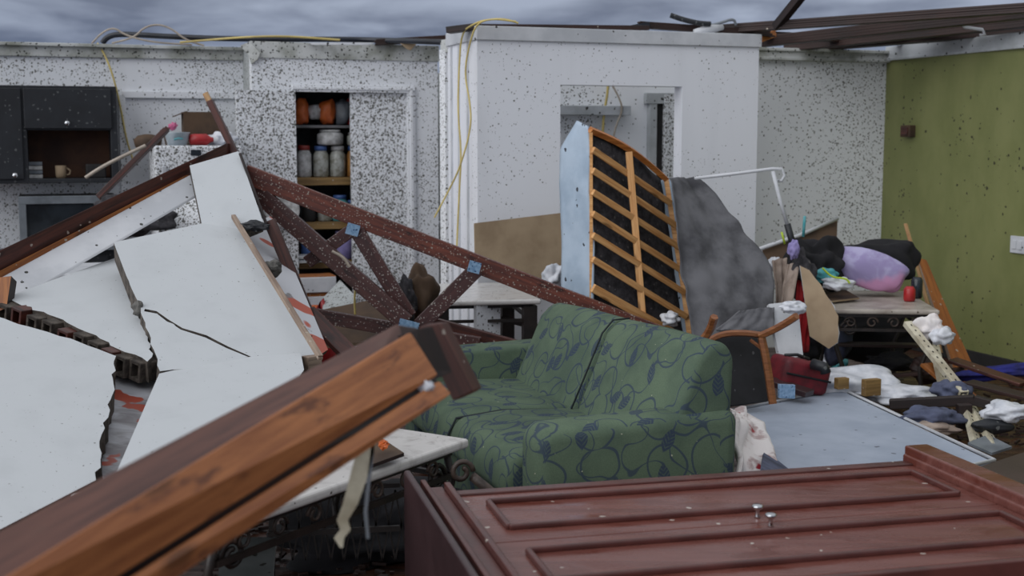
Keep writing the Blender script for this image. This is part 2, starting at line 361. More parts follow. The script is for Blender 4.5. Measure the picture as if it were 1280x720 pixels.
    def blob(s, c, r, rot=None, amp=.15, fr=3, sq=1, seed=0, sub=4, flat=0, mi=0, fold=0):
        bm = bmesh.new(); bmesh.ops.create_icosphere(bm, subdivisions=sub, radius=1)
        R = rot or Matrix.Identity(3); c = V(c); vs = []
        for v in bm.verts:
            p = v.co.copy()
            if sq != 1: p = V([math.copysign(abs(t)**sq, t) for t in p])
            q = v.co*fr*.65+V((seed, seed*1.7, -seed))
            k = 1+amp*(noise.noise(q)*1.4)+fold*.4*(1-abs(noise.noise(q*1.5))*3)
            p = V((p.x*r[0], p.y*r[1], p.z*r[2]))*k
            if flat and p.z < -r[2]*flat: p.z = -r[2]*flat
            vs.append(c+R@p)
        fs = [tuple(v.index for v in f.verts) for f in bm.faces]; bm.free()
        return s.add(vs, fs, None, mi)
    def build(s, name, mats, parent=None, smooth=False, bevel=0, seg=2, sub=0, solid=0, kind=None):
        me = bpy.data.meshes.new(name); org = V((0, 0, 0))
        if parent is not None: org = wloc(parent)
        elif s.v:
            xs = s.v; org = V((sum(v.x for v in xs)/len(xs), sum(v.y for v in xs)/len(xs), min(v.z for v in xs)))
        me.from_pydata([tuple(v-org) for v in s.v], [], s.f); me.validate()
        for m in (mats if isinstance(mats, (list, tuple)) else [mats]): me.materials.append(M[m] if isinstance(m, str) else m)
        ul = me.uv_layers.new(name='UVMap')
        if len(me.polygons) == len(s.f):
            for k, pg in enumerate(me.polygons):
                pg.material_index = s.mi[k]; pg.use_smooth = smooth
                for q, li in enumerate(pg.loop_indices):
                    if s.u[k] and q < len(s.u[k]): ul.data[li].uv = s.u[k][q]
                    else:
                        co = me.vertices[me.loops[li].vertex_index].co; nn = pg.normal; a = [abs(t) for t in nn]
                        ul.data[li].uv = (co.y, co.z) if a[0] >= max(a[1:]) else ((co.x, co.z) if a[1] >= a[2] else (co.x, co.y))
        o = bpy.data.objects.new(name, me); COL.objects.link(o)
        if parent is not None: o.parent = parent; o['__o'] = tuple(org)
        else: o.location = org
        if solid: q = o.modifiers.new('solid', 'SOLIDIFY'); q.thickness = solid; q.offset = 0
        if bevel: q = o.modifiers.new('bevel', 'BEVEL'); q.width = bevel; q.segments = seg; q.limit_method = 'ANGLE'; q.harden_normals = False
        if sub: q = o.modifiers.new('sub', 'SUBSURF'); q.levels = sub; q.render_levels = sub
        if kind: o['kind'] = kind
        return o
def wloc(o):
    p = V((0, 0, 0))
    while o is not None: p += o.location; o = o.parent
    return p
def tag(o, label=None, cat=None, group=None, kind=None):
    if label: o['label'] = label
    if cat: o['category'] = cat
    if group: o['group'] = group
    if kind: o['kind'] = kind
    return o
def thing(name, label, cat, loc, group=None):
    o = bpy.data.objects.new(name, None); COL.objects.link(o); o.location = loc; o.empty_display_size = .1
    return tag(o, label, cat, group)
def struct(o): o['kind'] = 'structure'; return o
def jline(a, b, n, j):
    return [a.lerp(b, t/n)+V([random.uniform(-1, 1)*j for _ in range(3)])*(0 if t in (0, n) else 1) for t in range(n+1)]
def poly_at(pts, k):
    n = len(pts)-1; t = max(0, min(.99999, k))*n; i = int(t); return pts[i].lerp(pts[i+1], t-i)
def sheet(left, right, nr=30, nc=24, wr=.02, fr=6, seed=0, bulge=0):
    L = [P(*p) for p in left]; R = [P(*p) for p in right]; rows = []
    nn = (L[-1]-L[0]).cross(R[0]-L[0]).normalized()
    for i in range(nr+1):
        a = poly_at(L, i/nr); b = poly_at(R, i/nr); row = []
        for j in range(nc+1):
            t = j/nc; p = a.lerp(b, t)
            k = wr*noise.noise(V((t*fr*2, i/nr*fr*.5, seed)))+wr*.5*noise.noise(p*9+V((seed, 0, 0)))+bulge*math.sin(math.pi*t)*math.sin(math.pi*i/nr)
            row.append(p+nn*k)
        rows.append(row)
    return MB().grid(rows)
def slab(name, outline, anchors, th, mats, label, cat='wall panel', jag=(), jit=.008, parent=None, group=None):
    a = [P(*q) for q in anchors]; nrm = (a[1]-a[0]).cross(a[2]-a[0]).normalized()
    if nrm.dot(V((0, 0, H))-a[0]) < 0: nrm = -nrm
    pts = [PW(x, y, a[0], nrm) for x, y in outline]; res = []
    for i, p in enumerate(pts):
        q = pts[(i+1) % len(pts)]
        if i in jag: 
            seg = jline(p, q, max(3, int((q-p).length/.045)), jit); seg = [s_-nrm*((s_-p).dot(nrm)) for s_ in seg]
            res += seg[:-1]
        else: res.append(p)
    m = MB().prism(res, -nrm*th, 0, 1, .006 if jag else 0)
    o = m.build(name, mats, parent)
    if parent is None: tag(o, label, cat, group)
    return o
def plank(name, p0, p1, wd, ht, mat, label, cat='board', up=Z, jag=0, bevel=.003, group=None):
    o = MB().beam(p0, p1, wd, ht, up, 0, jag).build(name, mat, None, bevel=bevel)
    return tag(o, label, cat, group)
def cable(name, pts, r, mat, label, sm=True, cat='cable', group=None):
    q = [V(p) for p in pts]
    if sm:
        for _ in range(3):
            n_ = [q[0]]
            for a, b in zip(q, q[1:]): n_ += [a.lerp(b, .25), a.lerp(b, .75)]
            q = n_+[q[-1]]
    return tag(MB().tube(q, r, 8).build(name, mat, None, smooth=True), label, cat, group)

# ================================================================== SETTING
C0 = P(1103, 237, 10.4); C0.z = 0
WH = 2.36
def wallseg(name, p0, p1, z0, z1, th, mat, nrm, cut=None):
    """a wall whose visible face runs p0-p1; nrm points away from the viewer"""
    m = MB(); d = (p1-p0); L = d.length; a = d.normalized()
    def pc(s0, s1, a0, a1):
        c = p0+a*((s0+s1)/2)+nrm*(th/2); c.z = (a0+a1)/2; m.obox(c, a, nrm, Z, (s1-s0)/2, th/2, (a1-a0)/2)
    if cut:
        s0, s1, zb, zt = cut
        pc(0, s0, z0, z1); pc(s1, L, z0, z1); pc(s0, s1, zt, z1)
        if zb > z0: pc(s0, s1, z0, zb)
    else: pc(0, L, z0, z1)
    return struct(m.build(name, mat))
fl = MB(); fl.box((1, 6, -.05), (22, 26, .1)); struct(fl.build('floor', 'floor'))

# green wall, receding
g1 = C0-W*7.5
wallseg('wall_right', C0, g1, .1, 2.27, .14, 'green_wall', U)
m = MB(); m.obox((C0+g1)/2+U*.06+Z*2.325, W, U, Z, 3.75, .075, .055); m.obox((C0+g1)/2+U*.05+Z*2.28, W, U, Z, 3.75, .075, .012)
struct(m.build('trim_1', 'trim_white', bevel=.004))
m = MB(); m.obox((C0+g1)/2+U*.055+Z*.05, W, U, Z, 3.75, .075, .05); struct(m.build('baseboard_right', 'dark', bevel=.004))
# back wall right of the box room, and behind it
bwl = C0-U*3.69
wallseg('wall_back', bwl, C0, 0, 2.28, .14, 'corner_wall', W)
m = MB(); mid = C0-U*1.845
for k, (zz, dd, hh) in enumerate(((2.30, .03, .03), (2.265, .045, .012), (2.335, .05, .012))): m.obox(mid+W*(.07-dd)+Z*zz, U, W, Z, 1.845, .075, hh)
struct(m.build('trim_2', 'trim_dirty', bevel=.004))
# box room: front wall with doorway, left side wall
B0 = P(597, 237, 8.4); B0.z = 0
def onB(px, py): return PW(px, py, B0, W)
B1 = onB(945, 237); B1.z = 0
def s_on(px, base, py=237): return (PW(px, py, base, W)-base).dot(U)
dA, dB = s_on(700, B0), s_on(851, B0); zt = onB(775, 107).z
wallseg('wall_front', B0, B1, 0, 2.37, .12, 'white_wall', W, (dA, dB, 0, zt))
B2 = B0+W*.66
wallseg('wall_side', B0+W*.121, B2, 0, 2.37, .12, 'white_wall', U)
m = MB(); m.obox((B0+B1)/2+W*.03+Z*2.33, U, W, Z, (B1-B0).length/2+.01, .05, .045); m.obox((B0+B2)/2+U*.03+Z*2.33, W, U, Z, .33, .045, .045)
struct(m.build('trim_3', 'whitepaint', bevel=.004))
m = MB()
for px in (566, 575, 586): q = PW(px, 237, B0, U); q.z = 1.14; m.obox(q-U*.003, W, U, Z, .012, .008, 1.14)
struct(m.build('trim_4', 'whitepaint', bevel=.002))
# closet wall
K1 = P(548, 237, 10.0); K1.z = 0
def onK(px, py): return PW(px, py, K1, W)
K0 = onK(318, 237); K0.z = 0
kw = lambda px: (onK(px, 237)-K0).dot(U)
ctop = onK(440, 113).z
wallseg('wall_middle', K0, K1, 0, 2.36, .12, 'speck_wall', W, (kw(370), kw(509), 0, ctop))
m = MB(); m.obox((K0+K1)/2+W*.03+Z*2.30, U, W, Z, (K1-K0).length/2+.01, .045, .06); struct(m.build('trim_5', 'trim_dirty', bevel=.004))
m = MB()
for px in (514, ): 
    c = onK(px, 237); c.z = 1.02; m.obox(c-W*.012, U, W, Z, .03, .016, 1.02)
    m.obox(c-W*.03, U, W, Z, .012, .008, 1.02)
c = (onK(366, 110)+onK(516, 112))/2; m.obox(c-W*.012, U, W, Z, .47, .016, .028); m.obox(c-W*.03, U, W, Z, .47, .008, .010)
struct(m.build('trim_6', 'speck_wall', bevel=.003))
# recessed kitchen wall to the left, its return
Q0 = K0+W*.45
wallseg('wall_kitchen', Q0-U*4.6, Q0, 0, 2.33, .12, 'speck_wall', W)
wallseg('wall_return', K0+W*.121, Q0, 0, 2.34, .1, 'grey_wall', U)
m = MB(); m.obox(Q0-U*2.3+W*.02+Z*2.29, U, W, Z, 2.3, .05, .045); m.obox(Q0-U*2.3-W*.03+Z*2.33, U, W, Z, 2.3, .04, .012); struct(m.build('trim_7', 'trim_dirty', bevel=.004))
def onQ(px, py, off=0): return PW(px, py, Q0-W*off, W)
m = MB(); a, b = onQ(152, 118, .015), onQ(300, 124, .015); m.beam(a, V((b.x, b.y, a.z)), .03, .05); a2 = V((a.x, a.y, .5)); m.beam(a2, a, .03, .05, U)
struct(m.build('trim_8', 'speck_wall', bevel=.003))
# passage wall seen in the gap between closet wall and box, greenish
g0 = P(535, 237, 10.9); g0.z = 0
wallseg('wall_passage', g0, g0+U*.9, 0, 2.2, .1, 'grey_wall', W)
m = MB(); q = P(552, 281, 10.7); m.box(q, (.5, .25, .05), A0); struct(m.build('trim_9', 'trim_white'))
# closet interior
ki = K0+U*(kw(370)); ko = K0+U*(kw(509)); cm = (ki+ko)/2+W*.4; Lc = (ko-ki).length
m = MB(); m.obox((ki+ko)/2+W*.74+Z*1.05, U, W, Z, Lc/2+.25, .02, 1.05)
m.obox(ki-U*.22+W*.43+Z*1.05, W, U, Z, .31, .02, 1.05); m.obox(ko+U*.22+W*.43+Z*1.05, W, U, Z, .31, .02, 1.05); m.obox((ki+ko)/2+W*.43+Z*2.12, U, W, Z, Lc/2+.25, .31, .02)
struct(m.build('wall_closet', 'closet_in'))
def door(name, p, ang, wd, hh, mat, z0=.02):
    a = V((math.cos(ang), math.sin(ang), 0)); b = V((-a.y, a.x, 0)); m = MB()
    c = p+a*(wd/2)+Z*(z0+hh/2); m.obox(c, a, b, Z, wd/2, .018, hh/2)
    return struct(m.build(name, mat, bevel=.003))
door('door_1', onK(440, 237)*V((1, 1, 0)) if False else V((onK(440, 237).x, onK(440, 237).y, 0))+W*.03, A0, (onK(509, 237)-onK(440, 237)).length, ctop-.03, 'speck_door')
dl = (onK(371, 237)-onK(297, 237)).length
door('door_2', V((onK(370, 237).x, onK(370, 237).y, 0))-W*.035, A0+math.pi-.05*-1, dl, ctop-.03, 'speck_door')
# things seen through the doorway of the box room: ledge, inner door frame
def onBk(px, py, off=0.0): return PW(px, py, C0-W*off, W)
m = MB(); a = onBk(690, 138, .05); b = onBk(770, 138, .05); m.obox((a+b)/2, U, W, Z, (b-a).length/2+.1, .05, .035); struct(m.build('trim_10', 'trim_white', bevel=.004))
m = MB()
a = onBk(815, 123, .02); b = onBk(846, 123, .02)
m.obox(V((a.x, a.y, a.z/2)), U, W, Z, .03, .03, a.z/2); m.obox(a+U*.2, U, W, Z, .26, .035, .04)
struct(m.build('trim_11', 'trim_white', bevel=.003))
m = MB(); c = onBk(821, 165, .01); m.obox(V((c.x, c.y, 1.0)), U, W, Z, .045, .018, .98); struct(m.build('slot_shade', 'dark'))  # solid dark strip, stands in for the shade inside the door opening
door('door_3', V((onBk(829, 165, .04).x, onBk(829, 165, .04).y, 0)), A0, .62, 1.96, 'speck_door')

# fixtures on the walls
def onG(px, py, off=0): return PW(px, py, C0-U*off, U)
c = onG(1135, 164, .025); t = thing('junction_box', 'small square brown junction box on the green wall', 'junction box', c-Z*.05)
MB().obox(c, W, U, Z, .06, .03, .046).build('housing', 'card_dark', t, bevel=.006); MB().obox(c-U*.034, W, U, Z, .04, .006, .03).build('cover', 'redwood', t, bevel=.003)
c = onG(1273, 306, .008); t = thing('light_switch', 'white light switch plate on the green wall at the right edge', 'light switch', c-Z*.06)
MB().obox(c, W, U, Z, .075, .008, .06).build('plate', 'whitepaint', t, bevel=.004)
for k in (-1, 1): MB().obox(c-U*.011+W*.028*k, W, U, Z, .018, .006, .03).build('rocker', 'whitepaint', t, bevel=.002)

# ================================================================== ROOF REMAINS
def rb(name, a, b, wd, ht, mat, label, up=Z, jag=0, cat='roof board', group=None): return plank(name, P(*a), P(*b), wd, ht, mat, label, cat, up, jag, group=group)
rb('roof_rafter', (895, 37, 9.3), (1300, 9, 8.0), .10, .06, 'roof_rust', 'long dark rust-brown rafter, topmost of the fallen roof timbers over the corner', jag=.1)
rb('roof_rafter', (955, 52, 9.6), (1300, 14, 8.3), .10, .075, 'roof_rust', 'reddish rafter running just below the topmost rafter to the upper right corner', jag=.1)
rb('roof_rafter', (985, 58, 10.2), (1310, 24, 8.8), .12, .08, 'roof_rust', 'dark rafter with torn ends under the reddish rafter at upper right', jag=.12)
rb('roof_rafter', (1010, 57, 10.35), (1320, 32, 9.1), .16, .09, 'roof_rust', 'lowest dark roof timber resting on the white trim above the green wall', jag=.1)
rb('roof_board', (905, 41, 9.3), (1120, 52, 10.2), .09, .05, 'roof_rust', 'short dark red board lying over the corner of the white walls', jag=.08)
rb('roof_board', (1110, 45, 9.9), (1262, 33, 9.0), .08, .035, 'truss_dark', 'worn dark red board beneath the white hooked bracket')
rb('roof_board', (1040, 50, 10.0), (1200, 47, 9.6), .1, .03, 'beam_dark', 'black flat board wedged between the roof timbers at upper right')
rb('roof_board', (800, 31, 8.95), (960, 42, 9.25), .07, .045, 'roof_rust', 'dark board on top of the white wall beside the bent straps', jag=.05)
rb('roof_board', (560, 38, 8.5), (600, 33, 8.45), .1, .04, 'beam_dark', 'short dark timber on the left corner of the white box wall')
rb('roof_board', (600, 33, 8.5), (810, 35, 8.9), .05, .03, 'roof_rust', 'thin dark batten along the top of the white box wall')
rb('roof_board', (945, 50, 9.2), (965, 42, 9.35), .06, .05, 'raw_pine', 'short stub of raw orange pine at the right end of the white box wall', jag=.03)
rb('roof_pole', (970, 34, 9.0), (1012, -18, 8.7), .055, .055, 'beam_dark', 'dark square pole sticking up diagonally into the sky', cat='pole')
rb('roof_board', (470, 53, 9.8), (556, 48, 9.9), .07, .045, 'roof_rust', 'dark batten lying on top of the wall above the closet', jag=.05)
o = tag(MB().prism([P(x, y, 8.9) for x, y in ((786, 32), (812, 27), (812, 33))], V((0, .2, 0))).build('roofing_scrap', 'black_cable'), 'dark wedge-shaped roofing scrap on top of the white box wall', 'roofing scrap')
cable('metal_strap', [P(838, 19, 9), P(852, 24, 9), P(872, 29, 9), P(888, 30, 9.02)], .018, 'black', 'bent black metal strap with raised tip on the white wall top', cat='metal strap')
cable('metal_strap', [P(886, 32, 9.1), P(900, 29, 9.1), P(917, 23, 9.1), P(920, 31, 9.12)], .01, 'steel_grey', 'thin grey metal strap bent upward beside the roof timbers', cat='metal strap')
t = tag(MB().tube([P(868, 40, 9.0), P(885, 37, 9.05), P(903, 34, 9.1)], [.02, .035, .02], 8).build('plastic_conduit', 'whitepaint', smooth=True), 'short white plastic tube lying on top of the white wall', 'conduit')
cable('bracket', [P(1266, 22, 8.6), P(1225, 27, 8.7), P(1199, 29, 8.75), P(1206, 34, 8.75), P(1228, 37, 8.72), P(1231, 43, 8.72), P(1225, 44, 8.72)], .011, 'whitepaint', 'white metal bracket with hooked end hanging from the roof timbers', False, 'bracket')
# cables on the wall tops
def wt(px, py, y0=9.8): return P(px, py, y0)
cable('hose', [wt(128, 54), wt(134, 46), wt(150, 42), wt(215, 46), wt(300, 49), wt(420, 49, 9.85), wt(470, 50, 9.9), wt(560, 53, 9.4)], .022, 'black_cable', 'thick black hose lying along the top of the kitchen wall', cat='hose')
cable('cable', [wt(115, 54, 9.75), wt(128, 40, 9.7), wt(143, 34, 9.7), wt(156, 44, 9.7), wt(190, 53, 9.7), wt(240, 56, 9.75)], .007, 'beige_cable', 'beige cable with a low loop at the left end of the wall top')
cable('cable', [wt(140, 54, 9.7), wt(168, 47, 9.7), wt(180, 34, 9.7), wt(198, 30, 9.7), wt(215, 36, 9.7), wt(232, 50, 9.7), wt(255, 57, 9.7)], .007, 'beige_cable', 'beige cable arching highest above the kitchen wall top')
cable('cable', [wt(225, 53, 9.7), wt(260, 50, 9.7), wt(310, 46, 9.6), wt(360, 45, 9.6), wt(425, 50, 9.7)], .008, 'yellow_cable', 'yellow cable lying along the closet wall top beside the hose')
cable('cable', [P(122, 54, 9.6), P(133, 72, 9.55), P(143, 100, 9.55), P(152, 140, 9.6), P(158, 175, 9.6), P(168, 205, 9.6)], .007, 'yellow_cable', 'pale yellow cable hanging down beside the black wall cabinet')
cable('cable', [P(648, 29, 8.3), P(630, 23, 8.3), P(605, 25, 8.3), P(592, 30, 8.3), P(577, 40, 8.5), P(574, 80, 8.55), P(572, 140, 8.5), P(577, 190, 8.45), P(574, 240, 8.5), P(570, 330, 8.5)], .006, 'yellow_cable', 'yellow cable hanging straight down the side of the white box wall')
cable('cable', [P(645, 27, 8.25), P(615, 23, 8.25), P(596, 29, 8.3), P(588, 50, 8.35), P(580, 90, 8.4), P(588, 130, 8.35), P(589, 160, 8.3), P(575, 210, 8.3), P(560, 240, 8.35), P(543, 272, 8.35)], .006, 'yellow_cable', 'yellow cable curving away to the left down the white box wall')
cable('cable', [P(748, 105, 9.6), P(742, 125, 9.6), P(752, 145, 9.6), P(757, 170, 9.6), P(757, 230, 9.6)], .009, 'yellow_cable', 'yellow cable hanging in the doorway behind the bed base')
cable('cable', [P(760, 106, 9.5), P(759, 120, 9.5), P(754, 145, 9.5), P(753, 190, 9.5)], .010, 'yellow_cable', 'bright yellow cable hanging straight down in the middle of the doorway')
cable('cable', [P(765, 106, 9.5), P(774, 122, 9.5), P(779, 138, 9.5), P(768, 160, 9.5), P(764, 200, 9.5)], .007, 'beige_cable', 'dark beige cable looping right in the doorway')
cable('cable', [P(731, 106, 9.7), P(727, 125, 9.7), P(724, 142, 9.7)], .008, 'black_cable', 'short black cable end dangling at the left of the doorway')

for k, q4_ in enumerate((((343, 52), (366, 53), (364, 57), (345, 56)), ((385, 53), (468, 53), (460, 56), (390, 56)))):
    tag(MB().prism([P(x, y, 9.62) for x, y in q4_], V((0, .03, 0))).build('paint_flake', 'whitepaint'), ['short white torn strip on the edge of the wall top', 'long white torn strip along the closet wall top'][k], 'torn strip')
tag(MB().prism([P(x, y, 9.7) for x, y in ((500, 54), (521, 54), (513, 63), (508, 61))], V((0, .02, 0))).build('paper_scrap', 'card'), 'brownish torn flap hanging at the closet wall top', 'scrap')
tag(MB().prism([P(x, y, 9.5) for x, y in ((300, 57), (312, 52), (325, 66), (322, 74), (314, 80), (310, 68))], V((0, .05, 0))).build('torn_moulding', 'trim_dirty'), 'torn grey piece of cornice at the wall corner above the closet door', 'moulding')
plank('edge_strip', P(300, 192, 6.85), P(333, 280, 6.5), .012, .015, 'beam_dark', 'thin dark strip along the right edge of the top slab', up=V((1, 0, 0)))
tag(MB().blob(P(318, 283, 6.3), (.07, .03, .025), None, .4, 3, seed=6, sub=3).build('tar_lump', 'black'), 'black torn lump between the top slab and the batten', 'rubble')
# ================================================================== KITCHEN (left, back)
kq = Q0-W*.38      # cabinet front plane
def onC(px, py, off=0): return PW(px, py, kq-W*off, W)
t0 = onC(28, 107); tb = onC(28, 229)
t = thing('wall_cabinet', 'black wall cabinet with open shelf niche on the kitchen wall', 'cabinet', onC(60, 229))
zt_, zb_ = onC(60, 107).z, onC(60, 229).z
xl, xm, xr = [(onC(p_, 165)-kq).dot(U) for p_ in (-60, 30, 147)]
zn0, zn1 = onC(100, 223).z, onC(100, 163).z; xn0, xn1 = (onC(35, 190)-kq).dot(U), (onC(139, 190)-kq).dot(U)
def cb(m, x0, x1, y0, y1, z0, z1, mi=0, base=None): m.obox((base or kq)+U*((x0+x1)/2)+W*((y0+y1)/2)+Z*((z0+z1)/2), U, W, Z, (x1-x0)/2, (y1-y0)/2, (z1-z0)/2, mi); return m
m = MB(); cb(m, xl, xn0, 0, .36, zb_, zt_); cb(m, xn1, xr, 0, .36, zb_, zt_); cb(m, xn0, xn1, 0, .36, zb_, zn0); cb(m, xn0, xn1, 0.0, .36, zn1, zt_)
m.build('carcass', 'black', t, bevel=.004)
cb(MB(), xn0, xn1, .33, .355, zn0, zn1).build('niche_back', 'brown_in', t)
d = cb(MB(), xl, xm-.012, -.022, 0, zb_+.03, zt_-.02).build('door', 'black', t, bevel=.004)
MB().lathe(onC(19, 219, .022), [(.006, 0), (.006, .02), (.018, .025), (.016, .04)], 14, -W).build('knob', 'chrome', d, smooth=True)
d = cb(MB(), xm+.005, xn1+.01, -.022, 0, zn1+.012, zt_-.02).build('door', 'black', t, bevel=.004)
MB().lathe(onC(84, 154, .022), [(.006, 0), (.006, .02), (.018, .025), (.016, .04)], 14, -W).build('knob', 'chrome', d, smooth=True)
zb2 = zn0
def niche(px, off=-.12): q = onC(px, 215, off); q.z = zb2; return q
for k in range(4):
    q = niche(44); MB()
    tag(MB().obox(q+Z*(.015+.03*k), U, W, Z, .05, .05, .013).build('small_box', 'jar_white' if k % 2 == 0 else 'steel_grey', bevel=.003), ['pale flat box, lowest', 'grey flat box, second', 'pale flat box, third', 'grey flat box, topmost'][k]+' of the stack in the black cabinet niche', 'box', 'boxes in the cabinet niche')
q = niche(76); t = thing('mug', 'dull round mug in the black cabinet niche', 'mug', q)
MB().lathe(q, [(.03, 0), (.036, .02), (.038, .09), (.034, .09), (.03, .03)], 18).build('cup', 'card', t, smooth=True)
MB().tube([q+U*.036+Z*.02, q+U*.06+Z*.03, q+U*.065+Z*.055, q+U*.036+Z*.075], .006).build('handle', 'card', t, smooth=True)
q = niche(120); tag(MB().obox(q+Z*.05, U, W, Z, .07, .06, .05).build('storage_box', 'dark', bevel=.01), 'dark squat box at the right of the cabinet niche', 'box')
# oven / microwave below the cabinet, side post
q = onC(82, 314, .05); zc = q.z; z1 = onC(82, 245, .05).z; xa, xb = (onC(24, 280, .05)-kq).dot(U), (onC(146, 280, .05)-kq).dot(U)
t = thing('oven', 'grey framed oven with dark glass door under the black cabinet', 'oven', V((q.x, q.y, zc)))
cb(MB(), xa, xb, .0, .36, zc, z1).build('body', 'dark', t, bevel=.005)
d = MB(); cb(d, xa, xb, -.05, 0, z1-.055, z1); cb(d, xa, xa+.05, -.05, 0, zc, z1-.055); cb(d, xb-.05, xb, -.05, 0, zc, z1-.055); cb(d, xa+.05, xb-.05, -.05, 0, zc, zc+.03)
d = d.build('door', 'steel_grey', t, bevel=.003); cb(MB(), xa+.05, xb-.05, -.03, -.01, zc+.03, z1-.055).build('glass', 'dark_glass', d)
t = thing('base_cabinet', 'black base cabinet under the grey framed oven', 'cabinet', V((q.x, q.y, 0)))
cb(MB(), xl, xr, .02, .37, .08, zc-.002).build('carcass', 'black', t, bevel=.004)
for k in range(2): cb(MB(), xl+.02+k*.5, xl+.5+k*.5, .0, .02, .12, zc-.04).build('door', 'black', t, bevel=.004)
# white chest counter nearer
CT = P(15, 345, 8.2); t = thing('counter', 'white worktop with thick front edge below the kitchen cabinets', 'counter', V((CT.x+.4, CT.y, 0)))
a = PZ(12, 345, .88); b = PZ(152, 335, .88)
cc = PZ(12, 348, .88); 
m = MB(); m.obox(cc+U*.45+W*.32+Z*-.02, U, W, Z, .62, .33, .035); m.build('worktop', 'whitepaint', t, bevel=.008)
m = MB(); m.obox(cc+U*.45+W*.34+Z*(-.88/2-.03), U, W, Z, .58, .28, .40); m.build('carcass', 'black', t, bevel=.004)
# fridge, items on top
fz = 1.60; fq = P(193, 182, 8.95); fq.z = 0; fz = P(193, 182, 8.95).z
t = thing('refrigerator', 'white leaf-spattered refrigerator behind the fallen roof beams', 'refrigerator', fq+U*.3+W*.3)
m = MB(); m.obox(fq+U*.30+W*.33+Z*(fz/2), U, W, Z, .30, .29, fz/2); m.build('body', 'speck_door', t, bevel=.012, seg=3)
zd = P(200, 260, 8.95).z
d = MB().obox(fq+U*.30+W*.02+Z*((fz+zd)/2), U, W, Z, .297, .022, (fz-zd)/2-.006).build('door', 'speck_door', t, bevel=.01, seg=3)
MB().obox(fq+U*.06-W*.015+Z*(fz-.25), U, W, Z, .016, .018, .11).build('handle', 'whitepaint', d, bevel=.006, seg=3)
d = MB().obox(fq+U*.30+W*.02+Z*(zd/2), U, W, Z, .297, .022, zd/2-.01).build('door', 'speck_door', t, bevel=.01, seg=3)
MB().obox(fq+U*.06-W*.015+Z*(zd-.2), U, W, Z, .016, .018, .11).build('handle', 'whitepaint', d, bevel=.006, seg=3)
MB().obox(fq+U*.28-W*.004+Z*(fz-.05), U, W, Z, .035, .004, .02).build('badge', 'dark_glass', d)
def ft(px, d=.2): q = PW(px, 180, fq+W*d, W); q.z = fz+.001; return q
q = ft(222, .12); t = thing('plastic_tub', 'pale translucent tub with turquoise mark on top of the refrigerator', 'tub', q)
MB().lathe(q, [(.065, 0), (.085, .085), (.09, .09), (.085, .092), (.06, .01)], 24).build('bowl', 'clear_tub', t, smooth=True)
MB().tube([q-W*.078+Z*.04-U*.03, q-W*.082+Z*.05, q-W*.078+Z*.045+U*.03], .006).build('printed_mark', 'teal', t)
q = ft(208, .15); t = thing('flower', 'artificial pink flower sticking up behind the plastic tub', 'flower', q)
MB().tube([q, q+Z*.1-U*.02, q+Z*.13+U*.04], .006).build('stem', 'card_dark', t); MB().blob(q+Z*.135+U*.05, (.03, .02, .025), None, .5, 3, sub=3).build('petals', 'pink', t, smooth=True)
q = ft(249, .12); t = thing('bottle', 'red plastic bottle lying on the refrigerator beside the tub', 'bottle', q)
MB().lathe(q+Z*.04-U*.07, [(.02, 0), (.04, .01), (.042, .12), (.02, .15), (.015, .17)], 18, U).build('body', 'red_plastic', t, smooth=True); MB().lathe(q+Z*.04+U*.10, [(.02, 0), (.02, .03)], 14, U).build('cap', 'whitepaint', t)
q = ft(270, .2); tag(MB().blob(q+Z*.04+U*.03, (.12, .08, .05), None, .35, 3, flat=.8, sub=4, fold=.08).build('plastic_bag', 'white_plastic', smooth=True), 'crumpled white plastic bag on the refrigerator top', 'bag')
q = ft(252, .42); t = thing('cardboard_box', 'open brown cardboard box behind the things on the refrigerator', 'box', q)
m = MB()
for (dx, dy, hx, hy) in ((0, -.09, .13, .004), (0, .09, .13, .004), (-.128, 0, .004, .09), (.128, 0, .004, .09)): m.obox(q+U*dx+W*dy+Z*.12, U, W, Z, hx, hy, .12)
m.obox(q+Z*.006, U, W, Z, .13, .09, .004); m.build('body', 'card_dark', t)
MB().obox(q-U*.15+Z*.225, (U+Z*.4).normalized(), W, (Z-U*.4).normalized(), .05, .085, .003).build('flap', 'card_dark', t); 

q = P(185, 180, 9.2); tag(MB().lathe(q, [(.05, -.05), (.09, -.02), (.1, .03), (.07, .06), (.02, .07)], 20).build('pot', 'card_dark', smooth=True), 'round dark brown pot half hidden behind the leaning board', 'pot')
plank('leaning_board', P(124, 246, 8.5), P(207, 163, 8.6), .035, .085, 'redwood', 'dark red board leaning diagonally in front of the refrigerator', up=V((0, -1, 0)), jag=.03)
o = plank('broken_batten', P(302, 208, 7.08), P(262, 126, 7.1), .035, .05, 'redwood', 'narrow broken batten with raw tip rising above the beams', up=V((0, -1, 0)))
o2 = MB().beam(P(262, 127, 7.1), P(258, 119, 7.1), .028, .037, V((0, -1, 0)), 0, .02).build('broken_tip', 'split_pine', o)
cable('cable', [P(107, 222, 8.3), P(125, 210, 8.3), P(150, 197, 8.3), P(182, 182, 8.3)], .012, 'beige_cable', 'stiff pale cable poking left across the black cabinet')

